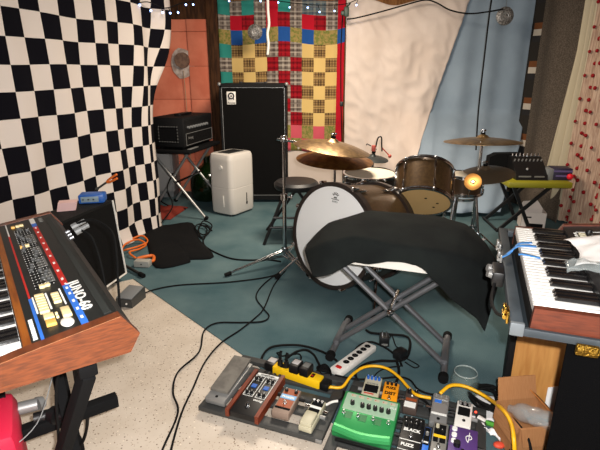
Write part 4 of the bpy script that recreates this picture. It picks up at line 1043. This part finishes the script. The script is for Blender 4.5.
def pedal(label, x0, x1, y0, y1, h0, h1, m, tilt=0, cat='effects pedal', name='effects_pedal', bev=.004):
    """h0 front height, h1 back height; origin front-left, local axes of the board"""
    t = thing(name, label, cat, PW(x0, y0, BZ), pr_+math.radians(tilt)); w, d = x1-x0, y1-y0
    b = B(m); b.prism([(0, .003), (d, .003), (d, h1), (0, h0)], (0, 0, 0), (0, 1, 0), (0, 0, 1), (w, 0, 0))
    bmesh.ops.bevel(b.bm, geom=list(b.bm.edges), offset=bev, segments=2, affect='EDGES', profile=.5)
    b.build('housing', t)
    for px in (.012, w-.012):
        for py in (.012, d-.012): B(RUBBER).cyl((px, py, 0), (px, py, .006), .006, n=8).build('foot', t)
    t['w'] = w; t['d'] = d; s_ = (h1-h0)/d
    def top(b, x0, x1, y0, y1, hh=.0012, z=0): 
        b.prism([(y0, h0+s_*y0+z), (y1, h0+s_*y1+z), (y1, h0+s_*y1+hh+z), (y0, h0+s_*y0+hh+z)], (x0, 0, 0), (0, 1, 0), (0, 0, 1), (x1-x0, 0, 0)); return b
    def knob(x, y, r=.006, h=.012, m=BLACK, name='knob'):
        z = h0+s_*y; k = B(m).cyl((x, y, z-.001), (x, y, z+h), r, r*.85, 12)
        k.use(WHITES).box((x, y+r*.45, z+h+.0004), (r*.22, r*.8, .0008)); k.build(name, t)
    def switch(x, y, r=.008):
        z = h0+s_*y; B(CHROME).cyl((x, y, z-.001), (x, y, z+.004), r*1.25, n=6).cyl((x, y, z+.004), (x, y, z+.014), r*.75, n=12).build('foot_switch', t)
    def jack(side, y, m=BLACK):
        x = 0 if side < 0 else w
        B(m).cyl((x, y, h0*.55), (x+side*.022, y, h0*.55), .008, n=10).build('jack_plug', t)
    def text(s, x, y, size, m=WHITES, bold=.0004, squeeze=1): lettering(s, size, m, t, (x, y, h0+s_*y+.0015), (1, 0, 0), (0, 1, s_), bold=bold, align='CENTER', squeeze=squeeze, thick=.0004)
    return t, w, d, top, knob, switch, jack, text, (lambda y: h0+s_*y)
def clean(t):
    for k in ('w', 'd'): del t[k]

# grey treadle pedal
t, w, d, top, knob, sw, jack, text, zt = pedal('long grey volume pedal with a silver heel, leftmost on the left board', .018, .108, -.008, .252, .03, .045, SILVER); clean(t)
b = B(mat('worn_grey_treadle', (112, 108, 100), .75, col2=(92, 88, 82), scale=20)); b.prism([(.04, .036), (.25, .062), (.25, .075), (.04, .048)], (.004, 0, 0), (0, 1, 0), (0, 0, 1), (w-.008, 0, 0)); b.build('treadle', t)
B(MATTE).cyl((w/2, .018, zt(.018)), (w/2, .018, zt(.018)+.002), .006, n=12).build('screw', t)
# wood sided pedal
t, w, d, top, knob, sw, jack, text, zt = pedal('black pedal with red-brown wooden sides and two columns of knobs, on the left board', .150, .262, -.044, .218, .029, .038, BLACK, bev=.002); clean(t)
for x0, x1 in ((-.016, 0), (w, w+.016)): B(RWOOD).prism([(-.004, .002), (d+.004, .002), (d+.004, .045), (-.004, .036)], (x0, 0, 0), (0, 1, 0), (0, 0, 1), (x1-x0, 0, 0)).build('wooden_side', t)
b = B(WHITES)
for (x0, x1, y0, y1) in ((.008, .119, .235, .237), (.008, .106, .241, .253), (.006, .051, .102, .104), (.061, .106, .102, .104), (.006, .008, .102, .236), (.049, .051, .102, .236), (.061, .063, .102, .236), (.104, .106, .102, .236)): top(b, x0, x1, y0, y1)
for x in (.018, .039, .073, .094):
    for y in (.120, .21):
        for k in range(11):
            a = math.radians(-60+30*k); b.box((x+.0105*math.cos(a), y+.0105*math.sin(a), zt(y+.0105*math.sin(a))+.001), (.0022, .0022, .0015))
b.build('panel_print', t)
for x in (.018, .039, .073, .094):
    for y in (.120, .21): knob(x, y, .0075, .014)
for q in (.018, .073): b = B(BLUEP); top(b, q, q+.022, .156, .176, .004); b.build('rocker_switch', t)
text('moogerfooger', w/2, .242, .012, BLACK, squeeze=.95)
text('moog', w*.74, .082, .017, WHITES)
sw(w/2, .05, .009)
for x in (.02, .045, .07, .095): B(BLACK).cyl((x, d, .022), (x, d+.025, .022), .008, n=10).build('jack_plug', t)
# orange blue-striped pedal
t, w, d, top, knob, sw, jack, text, zt = pedal('small brown pedal with a pale blue name stripe, on the left board', .308, .380, .008, .152, .036, .044, BEIGEM); clean(t)
b = B(RUSTP); top(b, .006, w-.006, .103, .138); top(b, .006, w-.006, .032, .075); b.build('orange_panel', t)
b = B(LBLUE); top(b, .004, w-.004, .078, .102, .0016); b.build('blue_stripe', t)
text('PHASER', w/2, .084, .015, WHITES, .0007)
for x in (.015, .057): knob(x, .122, .008, .013)
sw(w/2, .052, .007); jack(1, .12); jack(-1, .12)
b = B(MATTE); top(b, .004, w-.004, .020, .03); b.build('groove', t)
# cream pedal
t, w, d, top, knob, sw, jack, text, zt = pedal('cream compact pedal with a black pad, rightmost on the left board', .432, .486, -.022, .132, .026, .038, CREAMP, tilt=-3); clean(t)
B(CREAMP).bx(.003, w-.003, .004, .075, .02, .046, .006).build('foot_plate', t)
b = B(MATTE); top(b, .006, w-.006, .068, .098, .006); b.build('rubber_pad', t)
b = B(MATTE); top(b, .004, w-.004, .118, .15); b.build('black_panel', t)
for x in (.010, .027, .044): knob(x, .136, .0065, .013, CHROME)
b = B(WHITES); top(b, .004, w-.004, .104, .116); b.build('name_plate', t)
jack(1, .12, CHROME); jack(1, .09, SILVER); jack(-1, .13, CHROME)
# yellow power strip across the back
t = thing('power_strip', 'yellow power strip with black adapters plugged in behind the left board', 'power strip', PW(.195, .268, BZ), pr_+math.radians(-8))
b = B(YEL); b.bx(0, .235, 0, .052, .0, .042, .006); b.build('housing', t)
for x in (.033, .092, .15): B(MATTE).bx(x, x+.03, .012, .04, .041, .0432).build('socket', t)
b = B(MATTE); b.bx(.186, .200, .012, .038, .041, .047, .002); b.use(REDS).bx(.189, .197, .014, .024, .0465, .0485); b.build('switch', t)
B(BLACK).bx(.235, .275, .002, .05, .0, .036, .005).build('end_cap', t)
sp_m = Matrix.Translation(t.location)@Matrix.Rotation(pr_+math.radians(-8), 4, 'Z')
GL = mat('grey_label', (176, 172, 170), .6)
for lb, x, y, z, s_ in (('black power adapter with a grey label overhanging the left end of the yellow strip', -.045, .005, .004, .052), ('black power adapter with a pale label, in the middle of the yellow strip', .088, -.006, .0425, .048), ('black power adapter with a dark grey label, next to the switch of the yellow strip', .139, -.004, .0425, .046)):
    a = thing('power_adapter', lb, 'adapter', sp_m@Vector((x, y, z)), pr_+math.radians(-8), None)
    B(BLACK).bx(0, s_-.003, 0, .06, 0, .04, .005).build('housing', a)
    B(GL if 'dark' not in lb else GREYPRINT).bx(.006, s_-.010, .018, .052, .0395, .041, .001).build('label_sticker', a)
for lb, x in (('small black plug in the yellow strip, left of the pair', .028), ('small black plug in the yellow strip, right of the pair', .06)):
    a = thing('mains_plug', lb, 'plug', sp_m@Vector((x, .026, .0432)), pr_)
    B(BLACK).cyl((0, 0, 0), (0, 0, .03), .013, .010, 12).build('plug_body', a); B(RUBBER).tube([(0, 0, .028), (0, .004, .05), (0, .012, .065)], .006, 6).build('strain_relief', a)

# ---- right board
t, w, d, top, knob, sw, jack, text, zt = pedal('large metallic green delay pedal with four footswitches, on the right board', .556, .778, -.005, .196, .034, .066, GREENM, bev=.008); clean(t)
b = B(LGREEN); top(b, .012, w-.008, .105, .188, .002); b.build('control_panel', t)
b = B(GREENM); b.tube([(.006, .014, .034), (w/2, .004, .028), (w-.006, .014, .034)], .018, 10); b.build('front_roll', t)
b = B(mat('dark_green_print', (34, 112, 62), .4)); 
for k in range(3): top(b, .028+k*.056, .058+k*.056, .066, .098)
b.build('printed_field', t)
for x in (.045, .085, .11, .135, .16, .186): knob(x, .135 if x > .05 else .137, .0095, .016)
for x in (.024, .08, .138, .196): sw(x, .085, .006)
b = B(CREAMP); 
for k in range(6): top(b, .03+k*.031, .05+k*.031, .172, .184, .003)
b.build('printed_band', t)
b = B(REDS)
for k in range(6): top(b, .033+k*.031, .037+k*.031, .176, .18, .0035)
b.build('red_dots', t)
lettering('DL4', .014, WHITES, t, (.2, .155, zt(.155)+.002), (1, 0, 0), (0, 1, .16), align='CENTER')
jack(1, .15); B(BLACK).bx(.02, .19, -.02, -.012, .002, .016, .003).build('bumper', t)
# cream pedal with blue knobs
t, w, d, top, knob, sw, jack, text, zt = pedal('cream compact pedal with four blue knobs behind the green pedal', .612, .682, .222, .336, .036, .054, CREAMP, tilt=2); clean(t)
b = B(MATTE); top(b, .007, w-.007, .025, .062, .004); b.build('rubber_pad', t)
for k in range(4): knob(.012+k*.0155, .1, .0062, .014, BLUEP)
text('CHORUS', w/2, .068, .012, GREYPRINT); jack(-1, .06, SILVER); jack(1, .06, SILVER)
b = B(REDS); top(b, .01, .05, .015, .02); b.build('red_print', t)
# orange
t, w, d, top, knob, sw, jack, text, zt = pedal('small orange pedal with black lettering behind the green pedal', .696, .758, .212, .33, .036, .05, ORANGEP, tilt=3); clean(t)
text('DIST', w/2, .045, .022, MATTE, .001); text('FUZZ', w/2, .078, .016, MATTE, .0008)
for x in (.014, .031, .048): knob(x, .104, .006, .013)
sw(w/2, .022, .006); jack(1, .08); jack(-1, .08)
# brown with white label
t, w, d, top, knob, sw, jack, text, zt = pedal('dark grey-brown pedal with a white label at its front, right of the orange one', .784, .838, .212, .318, .036, .044, mat('dark_brown_enamel', (76, 64, 58), .45)); clean(t)
b = B(WHITES); top(b, .004, w-.006, .004, .034, .002); b.build('white_label', t)
for x in (.014, .041): knob(x, .088, .009, .016)
B(WHITES).ball((w/2, .07, zt(.07)+.002), .004, n=8).build('indicator', t)
b = B(RUSTP); top(b, .006, w-.006, .042, .056); b.build('printed_band', t); jack(-1, .06, CHROME); jack(1, .06)
# silver
t, w, d, top, knob, sw, jack, text, zt = pedal('silver compact pedal with a small blue name panel, left of the white one', .890, .955, .172, .325, .030, .05, SILVER, bev=.006); clean(t)
b = B(mat('grey_panel', (126, 122, 118), .5)); top(b, .006, w-.006, .052, .1, .002); b.build('panel', t)
b = B(BLUES); top(b, .010, .036, .104, .118, .002); b.build('blue_label', t)
b = B(WHITES); top(b, .004, w-.004, .042, .05, .002); b.build('white_line', t)
b = B(SILVER); top(b, .004, w-.004, .122, .149, .003); b.build('rear_panel', t)
for x in (.013, .032, .052): knob(x, .138, .0055, .008, SILVER)
B(MATTE).cyl((w/2, .022, zt(.022)), (w/2, .022, zt(.022)+.003), .006, n=12).build('screw', t); jack(-1, .1, CHROME); jack(1, .12); jack(1, .08)
# white
t, w, d, top, knob, sw, jack, text, zt = pedal('white compact pedal with a black pad, rightmost on the right board', .980, 1.040, .19, .318, .030, .046, WHITEP, tilt=-2, bev=.005); clean(t)
b = B(MATTE); top(b, .008, w-.008, .052, .092, .004); b.build('rubber_pad', t)
b = B(MATTE); top(b, .012, w-.012, .104, .122, .001); b.build('black_panel', t)
for x in (.012, .03, .048): knob(x, .112, .006, .012, SILVER)
B(MATTE).cyl((w*.55, .028, zt(.028)), (w*.55, .028, zt(.028)+.003), .006, n=12).build('screw', t); jack(1, .07, SILVER); jack(-1, .08)
B(REDLED).ball((w+.012, .075, .05), .004, n=8).build('indicator_light', t)
# black pedal
t, w, d, top, knob, sw, jack, text, zt = pedal('black pedal with white lettering in front of the brown one, right of the green pedal', .80, .878, -.07, .148, .036, .052, BLACK, bev=.003); clean(t)
for x, y in ((.012, .19), (.03, .196), (.05, .19), (.066, .186), (.014, .172), (.032, .172), (.05, .172)): knob(x, y, .0065, .013)
text('BLACK', w/2, .142, .019, WHITES, .0008); sw(w/2, .118, .0065)
b = B(WHITES); top(b, .002, w-.002, .098, .1005); b.build('line', t)
text('FUZZ', w*.42, .070, .018, WHITES, .0008)
b = B(WHITES); top(b, .002, w-.002, .052, .0535); b.build('line', t); jack(1, .14, SILVER); jack(-1, .14)
# tiny blue-black pedal
t, w, d, top, knob, sw, jack, text, zt = pedal('tiny black and blue pedal squeezed between the black and the grey pedals', .882, .904, -.04, .13, .03, .036, BLUES, bev=.002); clean(t)
b = B(MATTE); top(b, .001, w-.001, .08, .165, .002); b.build('black_panel', t)
knob(w/2, .13, .007, .012, SILVER); b = B(WHITES); top(b, .003, w-.003, .088, .094, .003); b.build('printed_line', t)
# grey pedal
t, w, d, top, knob, sw, jack, text, zt = pedal('grey pedal with a black and yellow panel, between the black and purple pedals', .91, .963, -.06, .158, .036, .048, mat('warm_grey_enamel', (118, 116, 110), .45)); clean(t)
b = B(MATTE); top(b, .005, w-.007, .155, .205, .002); top(b, .005, .022, .118, .138, .003); top(b, .027, w-.006, .118, .138, .003); b.build('black_panel', t)
b = B(YEL); top(b, .005, w-.005, .14, .153, .002); b.build('yellow_band', t)
knob(.015, .19, .0075, .012, CREAMP); knob(.033, .17, .006, .01); sw(w/2, .095, .006)
b = B(WHITES); top(b, .012, .02, .07, .085); top(b, .028, .036, .07, .085); b.build('printed_band', t)
# purple pedal
t, w, d, top, knob, sw, jack, text, zt = pedal('purple pedal with three cream knobs at the front of the right board', .967, 1.066, -.05, .165, .034, .044, PURPLE); clean(t)
for y in (.196, .166, .136): knob(.018, y, .0105, .007, KEYW)
b = B(WHITES); b.tube([(.066, .155, zt(.155)+.002), (.078, .165, zt(.165)+.002), (.072, .178, zt(.178)+.002), (.058, .168, zt(.168)+.002), (.066, .145, zt(.145)+.002), (.07, .192, zt(.192)+.002)], .0016, 5); b.build('printed_swirl', t)
sw(w*.5, .09, .008); B(BLACK).cyl((.03, .118, zt(.118)), (.03, .118, zt(.118)+.018), .012, n=12).build('knob', t); jack(1, .15)

# white outlet strip
a0, a1 = Z(335, 377, .0), Z(371, 350, .0); d_ = (a1-a0); L = d_.length; ang = math.atan2(d_.y, d_.x)
t = thing('power_strip', 'white six-outlet power strip lying on the carpet beside the grey X stand', 'power strip', (a0.x, a0.y, CZ), ang)
B(WHITEP).bx(0, L, -.032, .032, 0, .032, .007).build('housing', t)
for k in range(6):
    x = .085+k*(L-.115)/5*.98; g = B(MATTE); g.lathe([(.001, .0325), (.0155, .0325), (.0155, .0315)], (x, 0, 0), n=16)
    g.build('socket', t)
B(REDS).bx(.018, .036, -.014, .014, .030, .038, .003).build('switch', t)
t = thing('power_adapter', 'black power adapter on the carpet between the legs of the grey X stand', 'adapter', Z(384, 344, CZ), math.radians(-6))
B(BLACK).bx(-.024, .024, -.03, .03, 0, .052, .005).build('housing', t)
b = B(CHROME); b.bx(-.012, -.009, .0, .016, .052, .066); b.bx(.009, .012, 0, .016, .052, .066); b.build('prong', t)
B(GREYPRINT).bx(-.015, .015, -.0315, -.029, .008, .02).build('label_sticker', t)
t = thing('power_adapter', 'black power adapter lying among the thick cords nearer the pedal boards', 'adapter', Z(400, 358, CZ), math.radians(40))
B(BLACK).bx(-.03, .03, -.024, .024, 0, .045, .005).build('housing', t)
b = B(CHROME); b.bx(.03, .044, -.01, -.007, .018, .03); b.bx(.03, .044, .007, .01, .018, .03); b.build('prong', t)

# ---- cables on the floor
fl = lambda pts, z=.011: [Z(u, v, z) for u, v in pts]
cable('black cable running from the cymbal stand foot across the carpet to the grey pedal box', fl([(287, 268), (272, 276), (230, 282), (180, 285), (153, 290), (138, 297), (128, 305)]), .0045)
cable('black cable snaking from the cymbal stand foot, left of a pair on the beige floor', fl([(284, 269), (265, 283), (256, 296), (263, 308), (269, 316), (262, 321.5), (240, 322.5), (217, 323), (204, 331), (199, 352), (178, 372), (173, 392), (178, 412), (164, 446), (150, 480)]), .0045)
cable('black cable curving from the cymbal stand foot, right of a pair on the beige floor', fl([(286, 270), (274, 285), (264, 308), (255, 318), (240, 330), (221, 343), (205, 362), (193, 388), (182, 412), (172, 446), (166, 480)]), .0045)
cable('thick black cord looping from behind the yellow strip to the white power strip', [PW(.19, .33, .02), *fl([(262, 366), (263, 355), (272, 347), (290, 345), (306, 346.5), (325, 353), (337, 361)], .014)], .006)
cable('black cord arching from a plug of the yellow strip to the white power strip', [sp_m@Vector((.06, .036, .10)), *fl([(287, 358), (296, 352), (306, 350), (314, 355), (319, 364), (324, 371)], .03)], .006)
cable('thin black lead curling out of the left plug of the yellow strip', [sp_m@Vector((.028, .036, .10)), *fl([(277, 353), (281, 356), (290, 355), (299, 354), (301, 359), (295, 366)], .02)], .004)
c = [(317, 372), (321, 366), (327, 371), (319, 369), (325, 365), (330, 372), (322, 375), (318, 367), (328, 368), (331, 377)]
cable('bunch of black plugs and cord tangled at the end of the yellow strip', fl(c, .03), .007)
cable('black cord from the white power strip round the adapter under the X stand', fl([(353, 357), (355, 350), (362, 344), (371, 342), (380, 345), (389, 350), (398, 358), (402, 366)], .014), .0055)
cable('thick black cord running round the adapters under the grey X stand', fl([(366, 330), (372, 333), (390, 334.5), (405, 336), (410, 341), (409, 352), (405, 359), (394, 361), (380, 361), (366, 364), (357, 370), (356, 377), (362, 386)], .014), .0065)
cable('thin black wire twisting off the right-hand adapter', fl([(404, 357), (413, 362), (419, 366), (414, 367.5), (405, 362)], .012), .003)
cable('thin black wire hanging off the adapter between the X stand legs', fl([(388, 340), (392, 336), (396, 346), (401, 349), (398, 352)], .012), .003)
cable('thin black wire running behind the cream and orange pedals', fl([(335, 375), (355, 379), (376, 379), (398, 377), (410, 380), (418, 389), (430, 394), (440, 394)], .05), .004)
cable('thin black lead going up to the blue-knobbed pedal', fl([(401, 366), (386, 368), (377, 373), (374, 379), (374, 384)], .055), .003)
cable('black patch lead between the orange and brown pedals and the adapter', fl([(397, 362), (399, 370), (398, 378), (394, 386), (390, 390)], .05), .006)
cable('black patch lead crossing from the brown pedal to the silver one', fl([(420, 398), (428, 404), (431, 413), (436, 421), (441, 424)], .05), .005)
cable('yellow cable arching from the yellow strip behind the right-hand pedals', [PW(.465, .245, .05), *fl([(330, 387)], .05), *fl([(342, 387)], .05), *fl([(351, 376), (362, 368), (374, 366), (387, 368.5), (399, 377), (408, 387)], .07), *fl([(417, 395), (431, 398)], .085)], .0068, YELC)
cable('yellow cable bending from the silver pedal down past the cardboard box', [Z(440, 393.5, .10), Z(451, 385.5, .115), Z(467, 387, .11), Z(488, 398, .10), Z(503, 410, .162), Z(511, 423, .165), Z(514, 440, .16), Z(515, 470, .05)], .0075, YELC)
t = thing('audio_cable', 'short cable with a white plug between the two pedal boards', 'cable', Z(330, 402, .05))
o = Vector(t.location)
B(WHITEP).tube([Z(326, 405, .06)-o, Z(332, 402, .06)-o, Z(338, 401, .062)-o], .0055, 7).build('plug', t, sharp=0)
B(RUBBER).tube([Z(338, 401, .062)-o, Z(343, 397, .05)-o, Z(343, 390, .03)-o, Z(339, 385, .02)-o], .004, 6).build('cord', t, sharp=0)
# coil of black cable at the right
c = []
for k in range(34):
    a = k*.93; r = .045+.028*abs(math.sin(k*1.7)); q_ = Z(485, 406, 0)
    c.append((q_.x+r*math.cos(a), q_.y+r*1.05*math.sin(a), CZ+.02+.035*abs(math.sin(k*.8))))
cable('messy coil of black cable on the carpet between the white pedal and the cardboard box', c, .0058)
b = B(PAPER)
def pg(u, v):
    p = Z(476+40*u-8*v, 394+26*v+3*u, CZ+.006); p.z += .012*abs(nz(u*3, v*3, 5)); return p
tag(b.grid(pg, 12, 10).build('paper_sheet', sharp=40, solid=.001, fix=False), 'white paper lying under the messy coil of black cable', 'paper')
def pg2(u, v):
    p = Z(477+20*u+3*v, 425+13*u+6*v, CZ+.004); p.z += .03*abs(nz(u*2, v*3, 9))+.01; return p
tag(B(PAPER).grid(pg2, 10, 6).build('paper_strip', sharp=40, solid=.001, fix=False), 'torn white paper strip on the carpet right of the purple pedal', 'paper')
t = thing('cable_plug', 'small plug with a green sleeve at the end of the messy coil', 'plug', Z(491, 424, .03), math.radians(-30))
B(mat('bright_green', (70, 150, 40), .5)).cyl((-.02, 0, .0), (.02, 0, 0), .010, n=10).build('sleeve', t); B(WHITEP).cyl((-.02, 0, 0), (-.05, .01, .002), .012, n=10).build('plug_body', t)
b = B(mat('orange_red_wrapper', (220, 78, 52), .6)); b.ball(Z(499, 445, .015), .018, (1.2, .9, .6), 10)
tag(b.build('wrapper', sharp=0), 'small orange-red crumpled wrapper beside the yellow cable at the bottom edge', 'wrapper')
cable('thin black cable falling from the coil past the bottom edge', fl([(495, 415), (503, 424), (509, 436), (511, 460)], .03), .0055)
cable('dark cable running over the front of the cardboard box', [Z(500, 402, .10), Z(508, 414, .09), Z(518, 424, .12), Z(528, 438, .12), Z(532, 455, .08)], .005)
# glass jar
t = thing('glass_jar', 'empty clear glass jar standing on the carpet beside the white pedal', 'jar', Z(463, 395, CZ))
B(clear('clear_glass', (150, 170, 165), .04, .14)).lathe([(.001, .004), (.05, .0), (.055, .01), (.058, .075), (.053, .10), (.047, .108), (.047, .116), (.044, .116), (.044, .106), (.05, .096), (.054, .075), (.051, .012), (.001, .008)], n=32).build('jar_body', t)
B(clear('glass_rim', (200, 210, 205), .05, .35)).lathe([(.044, .116), (.046, .120), (.0485, .116), (.046, .112), (.044, .116)], n=32).build('rim', t)
# cardboard box
t = thing('cardboard_box', 'open brown cardboard box on the carpet in front of the wood-panelled cabinet', 'box', (.762, 1.345, CZ), math.radians(7))
w, d, h = .165, .155, .15
b = B(CARD); b.bx(0, w, 0, .004, 0, h); b.bx(0, w, d-.004, d, 0, h); b.bx(0, .004, .004, d-.004, 0, h); b.bx(w-.004, w, .004, d-.004, 0, h); b.bx(0, w, 0, d, 0, .004); b.build('box_body', t)
B(CARD).prism([(0, 0), (w*.93, 0), (w*.93, .085), (.005, .085)], (.002, d-.004, h), (1, 0, 0), (-.03, .30, .95), (0, .004, 0)).build('flap', t)
B(CARD).prism([(0, 0), (.15, 0), (.14, .07), (.01, .075)], (-.001, .004, h), (0, 1, 0), (-.16, 0, -.98), (-.003, 0, 0)).build('flap', t)
B(CARDI).prism([(0, 0), (.15, 0), (.145, .075), (.0, .07)], (w-.004, .004, h), (0, 1, 0), (-.55, 0, .5), (.003, 0, .003)).build('flap', t)
B(CARD).prism([(0, 0), (w, 0), (w-.01, .07), (.01, .07)], (0, .0, h), (1, 0, 0), (0, -.16, -.98), (0, -.003, 0)).build('flap', t)
bx = Vector(t.location)
t = thing('plastic_bottle', 'clear plastic bottle packaging lying slanted in the cardboard box', 'packaging', bx+Vector((.07, .07, h*.6)))
axd = Vector((.45, -.62, .22)).normalized()
B(CLEARP).lathe([(.014, -.085), (.015, -.07), (.03, -.05), (.034, -.03), (.031, 0), (.035, .02), (.031, .04), (.035, .085), (.03, .095), (.002, .096)], (.0, .0, .06), axd, 20, cap0=True).build('bottle', t)
b = B(CLEARP)
def wr(u, v): return Vector((-.02+.13*u, -.02+.06*v-.05*u, .05+.03*nz(u*6, v*5, 4)))
b.grid(wr, 12, 8); b.build('crumpled_film', t, sharp=40)
def pg3(u, v): return Vector((.955+.085*u-.02*v, 1.42+.02*u+.07*v, .20+.085*v+.02*u))
b = B(PAPER); b.grid(pg3, 4, 4)
b.bm.free()
t = thing('paper_card', 'white card leaning against the wood panel behind the cardboard box', 'card', (.945, 1.535, CZ), math.radians(-10))
B(PAPER).prism([(0, 0), (.14, 0), (.15, .20), (.01, .165)], (0, 0, 0), (1, 0, 0), (0, .12, .99), (0, .003, 0)).build('card', t)
# ---------------------------------------------------------------- sets of like things
GR = {'effects pedal': 'effects pedals on the two pedal boards', 'cymbal': 'cymbals of the drum kit', 'string lights': 'strings of small lights', 'disc': 'hanging silvery discs',
      'adapter': 'black power adapters', 'plug': 'small plugs', 'cable': 'cables and leads', 'pedal board': 'slatted pedal boards', 'sheet': 'hanging bed sheets', 'drum': 'drums of the kit', 'power strip': 'power strips', 'synthesizer': 'keyboards at the two sides'}
for o in bpy.context.scene.objects:
    c_ = o.get('category')
    if o.parent is None and c_ in GR and not o.get('group'): o['group'] = GR[c_]
